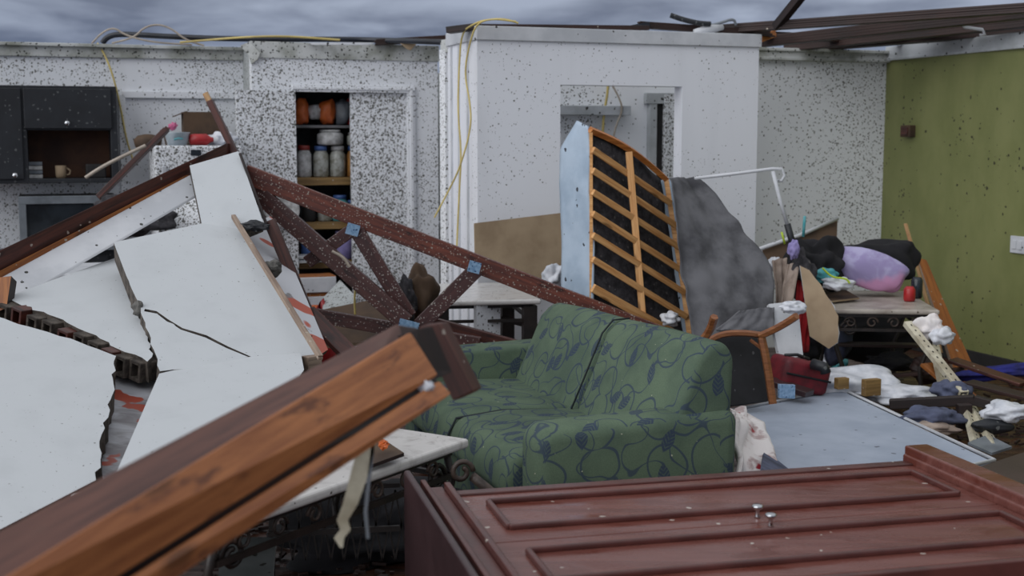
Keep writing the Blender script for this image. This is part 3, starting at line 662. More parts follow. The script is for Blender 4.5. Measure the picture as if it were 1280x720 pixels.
# closet contents
def onS(px, py, off): return PW(px, py, K1+W*off, W)
def shelf(y, name, mat, label, off=.12, th=.018):
    a = onS(360, y, off); b = onS(520, y, off); c = (a+b)/2; c.z = a.z
    tag(MB().obox(c+W*.28, U, W, Z, Lc/2+.19, .27, th).build(name, mat), label, 'shelf'); return c.z+th
s1 = shelf(158, 'closet_shelf', 'closet_in', 'thin grey shelf, topmost in the open closet', th=.01)
s2 = shelf(227, 'closet_shelf', 'shelf_wood', 'wooden closet shelf under the jars with blue lids', th=.03)
s3 = shelf(283, 'closet_shelf', 'shelf_wood', 'third closet shelf, just above the crossing truss beams', th=.028)
s4 = shelf(332, 'closet_shelf', 'shelf_wood', 'lowest visible closet shelf with the papers', th=.03)
def jar(px, z, r, h, body, lid, label, off=.2, cat='jar', group='jars in the closet'):
    q = onS(px, 200, off); q.z = z; t = thing('jar', label, cat, q, group)
    MB().lathe(q, [(r*.85, 0), (r, .012), (r, h*.72), (r*.72, h*.84), (r*.72, h*.88)], 20).build('glass_body', body, t, smooth=True)
    MB().lathe(q+Z*h*.86, [(r*.8, 0), (r*.8, h*.14), (r*.7, h*.15)], 20).build('lid', lid, t, smooth=True)
jar(380, s2, .056, .24, 'jar_white', 'lid_red', 'white jar with red lid, leftmost on the jar shelf')
jar(401, s2, .060, .235, 'glassy', 'lid_blue', 'dusty glass jar with blue lid, second from left on the jar shelf')
jar(422, s2, .062, .235, 'glassy', 'jar_white', 'dusty glass jar with pale lid, right of the blue-lidded jar')
jar(442, s2, .055, .235, 'jar_amber', 'lid_blue', 'amber jar with blue lid at the door edge of the shelf')
jar(413, s2+.245, .10, .115, 'jar_white', 'jar_white', 'wide white tub stacked on the glass jars', cat='tub')
jar(442, s2+.24, .05, .10, 'glassy', 'jar_white', 'small pale jar stacked on the amber jar')
jar(405, s3, .055, .17, 'glassy', 'jar_white', 'low glass jar with pale label on the third closet shelf')
jar(424, s3, .065, .20, 'teal', 'lid_blue', 'greenish jar with blue lid on the third closet shelf')
jar(440, s3, .05, .16, 'glassy', 'lid_blue', 'glass jar half behind the closet door on the third shelf')
jar(385, s3, .05, .15, 'dark', 'black', 'dark jar at the left end of the third closet shelf')
jar(382, s4, .05, .20, 'lid_blue', 'black', 'blue canister on the lowest closet shelf behind the truss')
jar(428, s4, .08, .22, 'lilac', 'lilac', 'bluish bucket on the lowest closet shelf', cat='bucket')
for px, mt, lb, r in ((376, 'orange_plastic', 'orange packet at the left of the top closet shelf', .055), (393, 'jar_white', 'white kettle with curved handle on the top closet shelf', .05), (409, 'orange_plastic', 'rust orange packet in the middle of the top closet shelf', .06), (428, 'steel_grey', 'grey crumpled packet on the top closet shelf', .055), (438, 'red_plastic', 'red packet at the right of the top closet shelf', .04)):
    q = onS(px, 150, .25); q.z = s1+.0
    tag(MB().blob(q+Z*.10, (r, .05, .10 if px != 393 else .06), None, .25, 2.5, .7, px, 3, flat=.95).build('packet', mt, smooth=True), lb, 'packet', 'packets on the top closet shelf')
q = onS(385, 330, .05); q.z = s4
for k in range(5): tag(MB().obox(q+Z*(.006+.011*k)+U*random.uniform(-.02, .02), (U+W*random.uniform(-.2, .2)).normalized(), W, Z, .13, .08, .004).build('magazine', ['jar_white', 'whitepaint', 'steel_grey', 'jar_white', 'whitepaint'][k]), 'thin pale magazine in the loose stack on the lowest closet shelf', 'magazine', 'magazines on the closet shelf')
# drawer unit and tub at the closet foot
q = P(388, 346, 9.15); t = thing('drawer_unit', 'white drawer unit standing low in front of the closet shelves', 'drawers', V((q.x, q.y, 0)))
MB().obox(V((q.x, q.y, q.z/2))+W*.12, U, W, Z, .19, .10, q.z/2).build('carcass', 'board_orange', t, bevel=.004)
for k in range(2): MB().obox(q-Z*(.06+.14*k), U, W, Z, .185, .012, .055).build('drawer', 'whitepaint', t, bevel=.004)
t = thing('tub', 'orange-rimmed red tub behind the fallen truss', 'tub', P(398, 392, 8.6))
q = P(398, 388, 8.6); MB().lathe(q, [(.10, -q.z), (.14, 0), (.13, 0), (.09, -.1)], 24).build('bowl', 'red_plastic', t, smooth=True); MB().lathe(q, [(.145, -.01), (.155, .005), (.145, .02), (.13, .01)], 24).build('rim', 'orange_plastic', t, smooth=True)
MB().tube([P(408, 402, 8.42), P(402, 375, 8.42), P(396, 390, 8.42), P(398, 402, 8.42)], .022).build('handle', 'red_plastic', t, smooth=True)
tag(MB().lathe(P(352, 262, 9.5), [(.0, 0), (.11, .01), (.13, .03), (.128, .036), (.1, .02)], 26, V((.3, -1, .1))).build('plate', 'jar_white', smooth=True), 'pale round plate leaning against the open closet door', 'plate')
t = slab('tilted_panel', [(404, 372), (425, 350), (446, 372), (432, 402), (402, 402)], [(404, 372, 8.5), (425, 350, 8.6), (402, 402, 8.2)], .015, ['grey_wall', 'steel_grey'], 'grey tilted board leaning at the closet foot', 'board')

# ================================================================== BOX ROOM SURROUNDINGS
slab('cardboard_sheet', [(593, 279), (703, 266), (703, 346), (672, 350), (594, 322)], [(593, 279, 8.28), (703, 266, 8.55), (594, 322, 8.22)], .012, ['card', 'card'], 'large brown cardboard sheet leaning on the white box wall', 'cardboard')

def onP(px, py, z): return PZ(px, py, z)
# white-legged marble console behind truss
def scroll(m, c, ax, r, turns=1.3, th=.008, flip=1):
    pts = []
    for k in range(22):
        t_ = k/21; an = t_*turns*2*math.pi; rr = r*(1-.65*t_); pts.append(c+ax*math.cos(an)*rr*flip+Z*math.sin(an)*rr)
    m.tube(pts, th, 6)
def table(name, label, corner, L, D, zt, th, ax, ay, legs, legmat, apron, marble='marble', scrolls=5, mid=True):
    """corner: front-left corner of the top (world), ax along front, ay away"""
    t = thing(name, label, 'table', V((corner.x, corner.y, 0))+ax*L/2+ay*D/2)
    c = corner+ax*L/2+ay*D/2; c.z = zt-th/2
    MB().obox(c, ax, ay, Z, L/2, D/2, th/2).build('marble_top', marble, t, bevel=.012, seg=3)
    m = MB(); zf = zt-th-.012
    for s_ in (-1, 1):
        for dz in (0, .085): m.obox(V((c.x, c.y, zf-dz))+ay*(s_*(D/2-.05)), ax, ay, Z, L/2-.05, .009, .009); m.obox(V((c.x, c.y, zf-dz))+ax*(s_*(L/2-.05)), ax, ay, Z, .009, D/2-.05, .009)
    m.build('frame', 'iron', t)
    m = MB()
    for k in range(scrolls):
        p_ = corner+ax*(L*(k+1)/(scrolls+1))+ay*.05; p_.z = zf-.042; scroll(m, p_, ax, .034, 1.2, .006, 1 if k % 2 else -1)
        p_ = corner+ay*(D*(k+1)/(scrolls+1))+ax*.05; p_.z = zf-.042; scroll(m, p_, ay, .034, 1.2, .006, 1 if k % 2 else -1)
    if scrolls: m.build('scrollwork', 'iron_pale', t, smooth=True)
    for sx in (0, 1):
        for sy in (0, 1):
            p_ = corner+ax*(.06 if sx == 0 else L-.06)+ay*(.06 if sy == 0 else D-.06); p_.z = 0; out_ = ax*(1 if sx else -1)
            m = MB()
            if legs == 'square': m.obox(V((p_.x, p_.y, zf/2)), ax, ay, Z, .04, .04, zf/2)
            else:
                m.tube([p_+Z*zf, p_+Z*(zf*.8)+out_*.035, p_+Z*(zf*.5)-out_*.03, p_+Z*(zf*.2)-out_*.01, p_+Z*.02+out_*.05], .014, 8)
                scroll(m, p_+Z*(zf-.08)-out_*.06, out_, .05, 1.3, .010)
            m.build('leg', legmat, t, smooth=legs != 'square')
    return t
ca = PZ(540, 377, .72); ayc = (PZ(515, 347, .72)-ca).normalized(); axc = V((ayc.y, -ayc.x, 0))
t = table('console_table', 'marble-topped console table behind the fallen truss', ca, .64, .92, .72, .03, axc, ayc, 'square', 'iron', True, scrolls=0)
slab('door_panel', [(596, 378), (625, 378), (625, 430), (596, 430)], [(596, 378, 7.35), (625, 378, 7.45), (596, 430, 7.35)], .03, ['speck_wall', 'whitepaint'], 'narrow white speckled panel standing under the marble console', 'panel')
m = MB().beam(P(628, 398, 7.6), P(672, 409, 7.5), .04, .03); tag(m.build('bar', 'beam_dark'), 'black bar lying under the console table', 'bar')

# ---- box-spring bed base standing on edge
tl, bl = P(741, 162, 7.3), P(741, 382, 7.15); tr, br = P(836, 224, 7.75), P(866, 428, 7.5)
bl_l, tl_l = P(702, 368, 7.45), P(700, 192, 7.6); tp = P(722, 151, 7.5)
t = thing('bed_base', 'pale blue box-spring bed base standing on edge in front of the doorway', 'bed', V((bl.x+.2, bl.y+.2, 0)))
nrm = (bl-tl).cross(tr-tl).normalized()
if nrm.y < 0: nrm = -nrm
# blue side face, slightly crumpled
rows = []
Lp = [tp, P(701, 186, 7.58), P(700, 230, 7.56), P(703, 300, 7.5), P(702, 374, 7.42)]; Rp = [P(735, 158, 7.33), P(738, 190, 7.3), P(736, 240, 7.27), P(743, 300, 7.22), P(741, 380, 7.15)]
for i in range(31):
    a = poly_at(Lp, i/30); b = poly_at(Rp, i/30)
    rows.append([a.lerp(b, j/12)+V((0, -1, 0))*(.012*noise.noise(V((j*.5, i*.35, 1)))+.01*math.sin(math.pi*j/12)) for j in range(13)])
MB().grid(rows).build('side_cover', 'blue_fabric', t, smooth=True, solid=.012)
def onF(u_, v_, off=0):           # u across, v down on the underside plane
    a = poly_at([tl, P(741, 270, 7.22), bl], v_); b = poly_at([tr, P(846, 290, 7.7), P(856, 350, 7.6), br], v_); p_ = a.lerp(b, u_)
    if v_ < .2: p_ = p_+Z*.035*math.sin(math.pi*u_)*(1-v_/.2)
    return p_+nrm*off
rows = [[onF(.03+.97*j/16, i/24, .03+.035*j/16+.012*noise.noise(V((j*.4, i*.4, 3)))) for j in range(17)] for i in range(25)]
MB().grid(rows).build('mesh_backing', 'dark_fabric', t, smooth=True, solid=.006)
m = MB(); m.tube([onF(i/12, .0, .02) for i in range(13)], .022, 4); m.build('frame_rail', 'raw_pine', t)
MB().tube([onF(1, i/12, .02) for i in range(13)], .020, 4).build('frame_rail', 'slat', t)
MB().tube([onF(.01, i/12, .02) for i in range(13)], .012, 4).build('frame_rail', 'slat', t)
def onU(px, py, off=0): return PW(px, py, tl.lerp(bl, .5)+nrm*off, nrm)
YL_ = lambda y: 7.3-.15*(y-162)/220-.015
YR_ = lambda y: 7.75-.25*(y-224)/204-.015
for (ya, xb_, yb) in ((187, 838, 254), (213, 845, 282), (240, 849, 309), (267, 852, 338), (294, 856, 366), (324, 858, 396), (360, 860, 427)):
    a, b = P(741, ya, YL_(ya)), P(xb_, yb, YR_(yb))
    MB().beam(a, b, .022, .036 if ya < 350 else .05, V((.2, -1, 0)).cross(b-a).normalized()).build('slat', 'slat', t, bevel=.003)
MB().beam(P(786, 190, 7.46), P(803, 392, 7.34), .022, .04, V((1, 0, 0))).build('centre_bar', 'slat', t, bevel=.003)
for px, yy in ((745, 7.3), (864, 7.6)): q = P(px, 400 if px < 800 else 432, yy); MB().beam(q, V((q.x, q.y+.1, 0)), .05, .05, V((1, 0, 0))).build('leg', 'beam_dark', t)
bk = nrm*.2
MB().grid([[onF(.25+.74*j/10, i/10, .125) for j in range(11)] for i in range(11)]).build('top_cover', 'blue_fabric', t, smooth=True, solid=.01)
rows = [[onF(1, i/20, .0).lerp(onF(1, i/20, .17), j/5)+V((.01, 0, 0)) for j in range(6)] for i in range(21)]
MB().grid(rows).build('side_cover', 'blue_fabric', t, smooth=True, solid=.012)
tag(MB().blob(P(692, 345, 7.6), (.06, .05, .07), None, .4, 3, seed=4, sub=4, fold=.1).build('cloth_wad', 'white_plastic', smooth=True), 'white crumpled wad against the blue bed base side', 'wad')
tag(MB().blob(P(838, 398, 7.28), (.05, .04, .04), None, .4, 3, seed=9, sub=4, fold=.1).build('cloth_wad', 'white_plastic', smooth=True), 'small white crumpled wad in the lower corner of the bed slats', 'wad')
# grey torn cloth
o = sheet([(838, 222, 7.45), (845, 250, 7.3), (855, 310, 7.2), (862, 370, 7.1), (870, 432, 7.0)], [(866, 222, 7.7), (892, 243, 7.62), (930, 290, 7.5), (969, 334, 7.4), (967, 415, 7.2)], 46, 36, .05, 1.6, 2, -.05).build('grey_cloth', 'grey_fabric', smooth=True, solid=.006)
tag(o, 'grey torn backing cloth draped from the bed base corner', 'cloth')
cable('curtain_rod', [P(868, 223, 7.6), P(920, 217, 7.6), P(965, 211, 7.6), P(977, 211, 7.6), P(981, 219, 7.6), P(977, 226, 7.6), P(970, 226, 7.6), P(967, 222, 7.6)], .010, 'whitepaint', 'thin white rod with a curled end above the grey cloth', False, 'rod')
t = thing('pole', 'white pole with black grip standing in the clothes pile', 'pole', P(990, 320, 7.58))
MB().tube([P(966, 214, 7.58), P(975, 250, 7.58), P(984, 280, 7.58)], .012).build('shaft', 'whitepaint', t, smooth=True); MB().tube([P(984, 280, 7.58), P(989, 298, 7.58), P(993, 318, 7.58)], .02).build('grip', 'black', t, smooth=True)

# ================================================================== TRUSS (fallen)
tz = thing('roof_truss', 'long fallen roof truss of dark red timbers crossing behind the green sofa', 'roof truss', P(600, 330, 7.0))
upv = V((0, -1, 0))
def chord(name, a, b, wd, ht, mat, par=tz, jag=0, up=None):
    p0, p1 = P(*a), P(*b); d = (p1-p0).normalized(); u_ = up or (upv-d*upv.dot(d)).normalized()
    m = MB(); bb = u_.cross(d).normalized(); m.beam(p0, p1, ht, wd, u_, 0, jag); return m.build(name, mat, par, bevel=.004)
T0, T1 = (306, 217, 6.85), (880, 440, 7.05)
chord('top_chord', T0, T1, .05, .10, 'truss_orange', jag=0)
chord('bottom_chord', (312, 232, 6.87), (508, 404, 6.75), .05, .095, 'truss_dark')
chord('brace', (384, 328, 6.86), (442, 286, 6.88), .04, .07, 'truss_dark')
chord('brace', (446, 288, 6.87), (512, 396, 6.85), .04, .08, 'truss_dark')
chord('brace', (524, 408, 6.84), (596, 336, 6.9), .04, .085, 'truss_dark')
chord('tail_chord', (395, 394, 7.0), (600, 430, 6.9), .04, .075, 'truss_dark')
for (c, mt) in (((593, 334, 6.83), 0), ((511, 406, 6.7), 0), ((441, 287, 6.82), 0)):
    q = P(*c); MB().obox(q, (U+Z*-.3).normalized(), V((0, 1, 0)), (Z+U*.3).normalized(), .055 if c[0] == 511 else .035, .004, .022 if c[0] == 511 else .03).build('nail_plate', 'blue_plate', tz)
plank('truss_board', P(337, 276, 6.55), P(390, 404, 6.45), .04, .06, 'redwood', 'dark red board sloping down beside the broken white slabs', up=V((1, 0, 0)))
plank('truss_board', P(384, 390, 6.5), P(440, 446, 6.2), .04, .085, 'redwood', 'short reddish board ending at the tip of the foreground beam', up=V((1, 0, 0)))
plank('truss_board', P(536, 402, 7.0), P(660, 436, 7.0), .05, .06, 'redwood', 'flat dark red board lying on the floor behind the sofa arm')
cable('cable', [P(415, 314, 6.7), P(430, 322, 6.7), P(437, 334, 6.7)], .008, 'beige_cable', 'short pale cable curled over the truss beam')
cable('cable', [P(444, 360, 7.0), P(443, 375, 7.0), P(444, 393, 7.0)], .006, 'yellow_cable', 'short yellow cable dangling below the truss')
slab('hardboard', [(398, 388), (508, 366), (560, 420), (400, 432)], [(398, 388, 7.5), (508, 366, 7.8), (400, 432, 7.1)], .02, ['card_dark', 'card'], 'dark brown hardboard lying under the fallen truss', 'board')
tag(MB().blob(P(525, 370, 7.2), (.09, .08, .16), None, .35, 3, seed=12, sub=4, fold=.1).build('cloth_bundle', 'card_dark', smooth=True), 'dull brown cloth bundle hanging behind the truss braces', 'cloth')
tag(MB().blob(P(508, 376, 7.1), (.06, .06, .12), None, .35, 3, seed=15, sub=4, fold=.1).build('cloth_bundle', 'dark_fabric', smooth=True), 'dark speckled cloth bundle left of the brown bundle', 'cloth')

# ================================================================== LEFT COLLAPSED WALL
SE = ['slab', 'slab_edge']
slab('wall_slab', [(237, 207), (298, 189), (329, 278), (300, 290), (253, 284)], [(237, 207, 6.75), (298, 189, 6.9), (253, 284, 6.35)], .06, SE, 'small upright white wall slab, topmost of the broken slabs', 'wall slab')
slab('wall_slab', [(142, 303), (290, 271), (399, 444), (330, 452), (312, 445), (285, 433), (258, 419), (228, 410), (210, 399), (196, 389), (181, 386), (180, 389), (196, 392), (209, 402), (226, 412), (257, 422), (283, 435), (310, 446), (250, 460), (200, 464), (176, 385), (158, 345)],
     [(142, 303, 6.0), (290, 272, 6.5), (198, 462, 4.9)], .09, SE, 'large cracked white wall slab leaning in the middle of the heap', 'wall slab', (13, 17, 18, 19, 20), .006)
slab('wall_slab', [(5, 373), (60, 352), (145, 322), (160, 350), (178, 388), (190, 446), (184, 452), (156, 440), (120, 419), (60, 393)],
     [(5, 373, 5.6), (145, 322, 6.3), (186, 462, 4.85)], .09, SE, 'triangular white wall slab left of the cracked slab', 'wall slab', (3, 4, 6, 7, 8, 9), .01)
slab('wall_slab', [(-90, 370), (5, 398), (60, 415), (110, 432), (145, 445), (138, 500), (120, 600), (-20, 672), (-160, 730)],
     [(5, 392, 5.2), (145, 440, 4.95), (120, 600, 3.95)], .09, SE, 'largest white wall slab at the left edge above the foreground beam', 'wall slab', (0, 1, 2, 3, 4, 5), .01)
slab('wall_slab', [(199, 467), (250, 455), (312, 446), (376, 441), (380, 462), (330, 540), (143, 596)], [(199, 469, 4.85), (377, 442, 5.15), (143, 596, 3.8)], .07, SE, 'white wall slab lying between the cracked slab and foreground beam', 'wall slab', (5,), .004)
slab('printed_board', [(90, 440), (215, 470), (180, 570), (120, 640), (80, 620)], [(100, 450, 5.2), (215, 470, 5.15), (110, 615, 4.05)], .02, ['printed', 'slab_edge'], 'grey board with red patches seen in the gap between slabs', 'board')
slab('printed_board', [(300, 284), (344, 268), (354, 305), (386, 380), (410, 437), (396, 446)], [(300, 278, 6.75), (345, 300, 6.8), (400, 448, 5.6)], .02, ['printed_white', 'slab_edge'], 'white and red board along the right edge of the cracked slab', 'board')
plank('edge_batten', P(292, 271, 6.4), P(400, 446, 5.05), .022, .022, 'pale_plank', 'thin weathered batten along the right edge of the cracked slab', jag=.02)
plank('batten_stub', P(381, 455, 5.15), P(398, 452, 5.2), .05, .06, 'pale_plank', 'short brown batten stub at the right tip of the lowest slab')
# hollow bricks in the crack
tt = 0
for k, (x, y, yy) in enumerate(((14, 386, 5.5), (32, 392, 5.45), (51, 400, 5.4), (70, 408, 5.33), (90, 416, 5.25), (110, 425, 5.18), (128, 434, 5.1), (145, 444, 5.02), (162, 450, 4.98), (181, 458, 4.95))):
    q = P(x, y+5+random.uniform(-2, 2), yy+.05); o = MB()
    a = (P(x+20, y+9, yy-.06)-P(x, y, yy)).normalized(); b = a.cross(Z).normalized(); c = a.cross(b)
    for sx in (-1, 1): o.obox(q+a*(.028*sx), a, b, c, .007, .05, .04)
    o.obox(q+c*.034, a, b, c, .033, .05, .007); o.obox(q-c*.034, a, b, c, .033, .05, .007)
    o = o.build('hollow_brick', ['slab_edge', 'redwood', 'slab_edge'][k % 3], bevel=.003); tag(o, 'broken hollow brick in the jagged gap between the left slabs', 'brick', 'hollow bricks in the slab gap')
tag(MB().blob(P(341, 336, 6.1), (.04, .04, .045), None, .3, 3, seed=2, sub=3).build('concrete_lump', 'stone'), 'round grey concrete lump at the edge of the cracked slab', 'rubble')
tag(MB().blob(P(173, 386, 5.4), (.022, .02, .035), None, .4, 3, seed=5, sub=3).build('concrete_chip', 'stone'), 'small grey mortar chip at the left end of the crack', 'rubble')
cable('twig', [P(402-12, 392+28, 5.4), P(370, 425, 5.35), P(362, 432, 5.3), P(358, 428, 5.3)], .003, 'beam_dark', 'thin dark twig lying on the cracked slab', cat='twig')
# roof beam upper-left: dark beam above, raw edge, white soffit board
t = thing('fallen_roof_beam', 'dark red roof beam with white soffit sloping across the left', 'roof beam', P(120, 270, 6.6))
def strip(name, q4, anch, d, mat, par):
    a = [P(*q) for q in anch]; n_ = (a[1]-a[0]).cross(a[2]-a[0]).normalized(); pts = [PW(x, y, a[0], n_) for x, y in q4]
    return MB().prism(pts, V(d)).build(name, mat, par, bevel=.003)
an = [(0, 320, 5.9), (280, 184, 7.0), (0, 345, 5.9)]
strip('fascia', [(-60, 341), (283, 179), (283, 196), (-60, 369)], an, (.02, .14, .0), 'redwood', t)
strip('raw_edge', [(-60, 369), (232, 219), (240, 222), (-60, 380)], [(0, 345, 5.88), (235, 221, 6.78), (0, 352, 5.88)], (.02, .06, 0), 'board_orange', t)
strip('soffit_board', [(-60, 380), (238, 222), (247, 246), (-60, 425)], [(0, 350, 5.88), (240, 223, 6.78), (0, 393, 5.7)], (.02, .04, .03), 'whitepaint', t)
slab('brown_post', [(-30, 350), (14, 345), (8, 385), (-30, 400)], [(-30, 350, 5.6), (14, 345, 5.6), (-30, 400, 5.5)], .06, ['board_orange', 'beam_dark'], 'stub of orange brown board at the left edge under the beam', 'board')
slab('appliance_panel', [(198, 262), (252, 240), (262, 282), (200, 290)], [(198, 262, 8.6), (252, 240, 8.6), (200, 290, 8.5)], .04, ['speck_door', 'whitepaint'], 'speckled white appliance panel behind the top slab', 'panel')
tag(MB().blob(P(170, 270, 8.3), (.28, .2, .12), None, .4, 3, seed=21, sub=4, fold=.1).build('debris_sack', 'dark_fabric', smooth=True), 'dark sack of debris behind the soffit board', 'sack')

# ================================================================== SOFA
SO = U*1.625+W*4.28
t = thing('sofa', 'green upholstered two-seat sofa with navy vine and leaf pattern', 'sofa', V((SO.x, SO.y, 0)))
def sl_(x, y, z): return SO+U*x+W*y+Z*z
def profile(pts, y0, y1, name, bevel=.05, seg=5, par=t, mat='sofa', z1=0):
    """pts (x,z) outline extruded along y"""
    top = [sl_(x, y0, z) for x, z in pts]; d = sl_(0, y1, 0)-sl_(0, y0, 0)+Z*z1
    m = MB(); n_ = len(pts); bot = [p+d for p in top]; per = [0]
    for i in range(n_): per.append(per[-1]+(V(pts[(i+1) % n_])-V(pts[i])).length)
    fs = [tuple(range(n_)), tuple(range(2*n_-1, n_-1, -1))]; us = [[(x, z) for x, z in pts], [(x+3, z+2) for x, z in pts[::-1]]]
    for i in range(n_): j = (i+1) % n_; fs.append((i, i+n_, j+n_, j)); us.append([(y0, per[i]+5), (y1, per[i]+5), (y1, per[i+1]+5), (y0, per[i+1]+5)])
    m.add(top+bot, fs, us)
    o = m.build(name, mat, par, smooth=True, bevel=bevel, seg=seg); return o
profile([(.04, .06), (.81, .06), (.81, .30), (.04, .30)], .12, 1.80, 'base', .01, 2)
profile([(0, .05), (.83, .05), (.84, .56), (.83, .615), (.05, .59), (.0, .565)], 0, .21, 'arm', .055)
profile([(0, .05), (.83, .05), (.83, .62), (.05, .60), (.0, .565)], 1.72, 1.92, 'arm', .055)
for y0 in (.215, .97): profile([(-.05, .27), (.62, .27), (.62, .45), (.2, .47), (-.02, .45), (-.06, .36)], y0, y0+.75, 'seat_cushion', .045)
def backpad(y0, y1, za, zb, name):
    prof = lambda zt: [(.50, .40), (.66, zt-.06), (.72, zt), (.79, zt), (.83, zt-.06), (.815, .40)]
    a = [sl_(x, y0, z) for x, z in prof(za)]; b = [sl_(x, y1, z) for x, z in prof(zb)]; mi_ = [sl_(x-.02 if i < 2 else x, (y0+y1)/2, z+.008) for i, (x, z) in enumerate(prof((za+zb)/2))]
    n_ = 6; fs = [tuple(range(n_)), tuple(range(3*n_-1, 2*n_-1, -1))]; P2 = prof(za); per = [0]
    for i in range(n_): per.append(per[-1]+(V(P2[(i+1) % n_])-V(P2[i])).length)
    us = [[(x, z) for x, z in P2], [(x+2, z) for x, z in P2[::-1]]]; ym = (y0+y1)/2
    for s_, (u0, u1) in enumerate(((y0, ym), (ym, y1))):
        for i in range(n_):
            j = (i+1) % n_; o_ = s_*n_; fs.append((o_+i, o_+i+n_, o_+j+n_, o_+j)); us.append([(u0, per[i]), (u1, per[i]), (u1, per[i+1]), (u0, per[i+1])])
    return MB().add(a+mi_+b, fs, us).build(name, 'sofa', t, smooth=True, bevel=.04, seg=6)
backpad(.03, .90, .872, .85, 'back_cushion'); backpad(.905, 1.72, .85, .825, 'back_cushion')
MB().tube([sl_(.485, .903, .42), sl_(.565, .903, .60), sl_(.648, .903, .79), sl_(.70, .903, .846), sl_(.78, .903, .850)], .0045, 6).build('seam', 'sofa_pipe', t, smooth=True)
MB().tube([sl_(-.045, .968, .30), sl_(-.05, .968, .37), sl_(-.015, .968, .438), sl_(.2, .968, .458), sl_(.5, .968, .44)], .006, 6).build('seam', 'sofa_pipe', t, smooth=True)
for sx in (.08, .78):
    for sy in (.1, 1.82): MB().lathe(sl_(sx, sy, 0), [(.02, 0), (.03, .06)], 12).build('foot', 'beam_dark', t)
# blanket beside sofa
o = sheet([(905, 515, 5.35), (915, 520, 5.1), (918, 556, 5.0), (918, 600, 4.9)], [(925, 512, 5.7), (955, 530, 5.5), (964, 560, 5.3), (962, 600, 5.1)], 30, 24, .05, 3, 5, -.05).build('blanket', 'blanket', smooth=True, solid=.02)
tag(o, 'white blanket with red and brown pattern bunched behind the sofa arm', 'blanket')
slab('slate_board', [(955, 565), (968, 572), (996, 594), (950, 600)], [(955, 565, 5.25), (968, 572, 5.25), (996, 594, 4.98)], .012, ['navy_cloth', 'navy_cloth'], 'dark slate board edge beside the red-patterned blanket', 'board')

# ================================================================== COFFEE TABLE (marble, iron base) under foreground beam
cz = .58; c1 = PZ(587, 548, cz); c2 = PZ(530, 522, cz); 
ax = (PZ(385, 618, cz)-c1).normalized(); ay = V((ax.y, -ax.x, 0)); 
if ay.y < 0: ay = -ay
cn = c1+ax*1.25
t = table('coffee_table', 'grey marble-topped table with wrought iron base under the foreground beam', V((cn.x, cn.y, 0)), 1.25, .62, cz, .035, -ax, ay, 'curved', 'iron', True, scrolls=7)
# curly bracket + iron diagonals under
q = P(577, 590, 4.35); m = MB(); scroll(m, q, U, .042, 1.2, .010); m.tube([q+U*.04-Z*.02, q+U*.13-Z*.10, q+U*.22-Z*.2], .018)
tag(m.build('iron_scroll', 'iron_pale', smooth=True), 'curled brown iron scroll between marble table and sofa', 'ironwork')
for k in range(9):
    a = P(360+k*16, 640, 4.25-k*.0); b = P(345+k*16, 700, 4.3)
m = MB()
for k in range(10): m.beam(P(350+k*16, 612, 4.5), P(366+k*16, 700, 4.5), .006, .006); m.beam(P(366+k*16, 612, 4.5), P(350+k*16, 700, 4.5), .006, .006)
m.beam(P(335, 668, 4.45), P(500, 660, 4.45), .015, .02); m.beam(P(335, 614, 4.45), P(500, 606, 4.45), .015, .015); m.beam(P(340, 614, 4.46), P(340, 740, 4.46), .02, .02)
tag(m.build('iron_lattice', 'iron'), 'dark iron lattice panel standing under the marble table', 'ironwork')
slab('metal_sheet', [(276, 672), (346, 671), (340, 735), (272, 735)], [(276, 672, 4.3), (346, 671, 4.3), (276, 730, 4.0)], .01, ['sheet_grey', 'whitepaint'], 'grey flat sheet lying in the dark below the foreground beam', 'sheet')
slab('wood_scrap', [(452, 585), (462, 556), (478, 548), (505, 566)], [(452, 585, 4.0), (462, 556, 4.25), (505, 566, 4.15)], .012, ['card_dark', 'beam_dark'], 'small brown board scrap on the marble table top', 'board')
tag(MB().blob(P(479, 556, 4.15), (.016, .012, .016), None, .5, 4, seed=3, sub=3).build('orange_crumb', 'orange_plastic'), 'small orange crumb on the brown scrap', 'crumb')
# splintered white strips hanging from the beam
def strip2(name, pts, wd, mat, par, th=.006):
    m = MB(); ps = [P(*p) for p in pts]; rows = [[p+V((s_*w_, 0, 0)) for s_ in (-.5, .5)] for p, w_ in zip(ps, wd)]
    return m.grid(rows).build(name, mat, par, solid=th)
# ================================================================== RIGHT: mattress, chair, suitcase, console, clothes
mz = .27
mc = [PZ(914, 513, mz), PZ(1052, 486, mz), PZ(1243, 575, mz)]; m4 = mc[0]+(mc[2]-mc[1]); m4 = PZ(960, 640, mz)
t = thing('mattress', 'pale blue-grey mattress lying flat between sofa and wardrobe', 'mattress', V((mc[0].x+.5, mc[0].y, 0)))
MB().prism([mc[0], mc[1], mc[2], m4], V((0, 0, -.17))).build('body', 'blue_sheet', t, smooth=False, bevel=.03, seg=4)
loop = [mc[0], mc[1], mc[2], m4, mc[0]]; MB().tube(loop, .009, 6).build('piping', 'whitepaint', t, smooth=True)
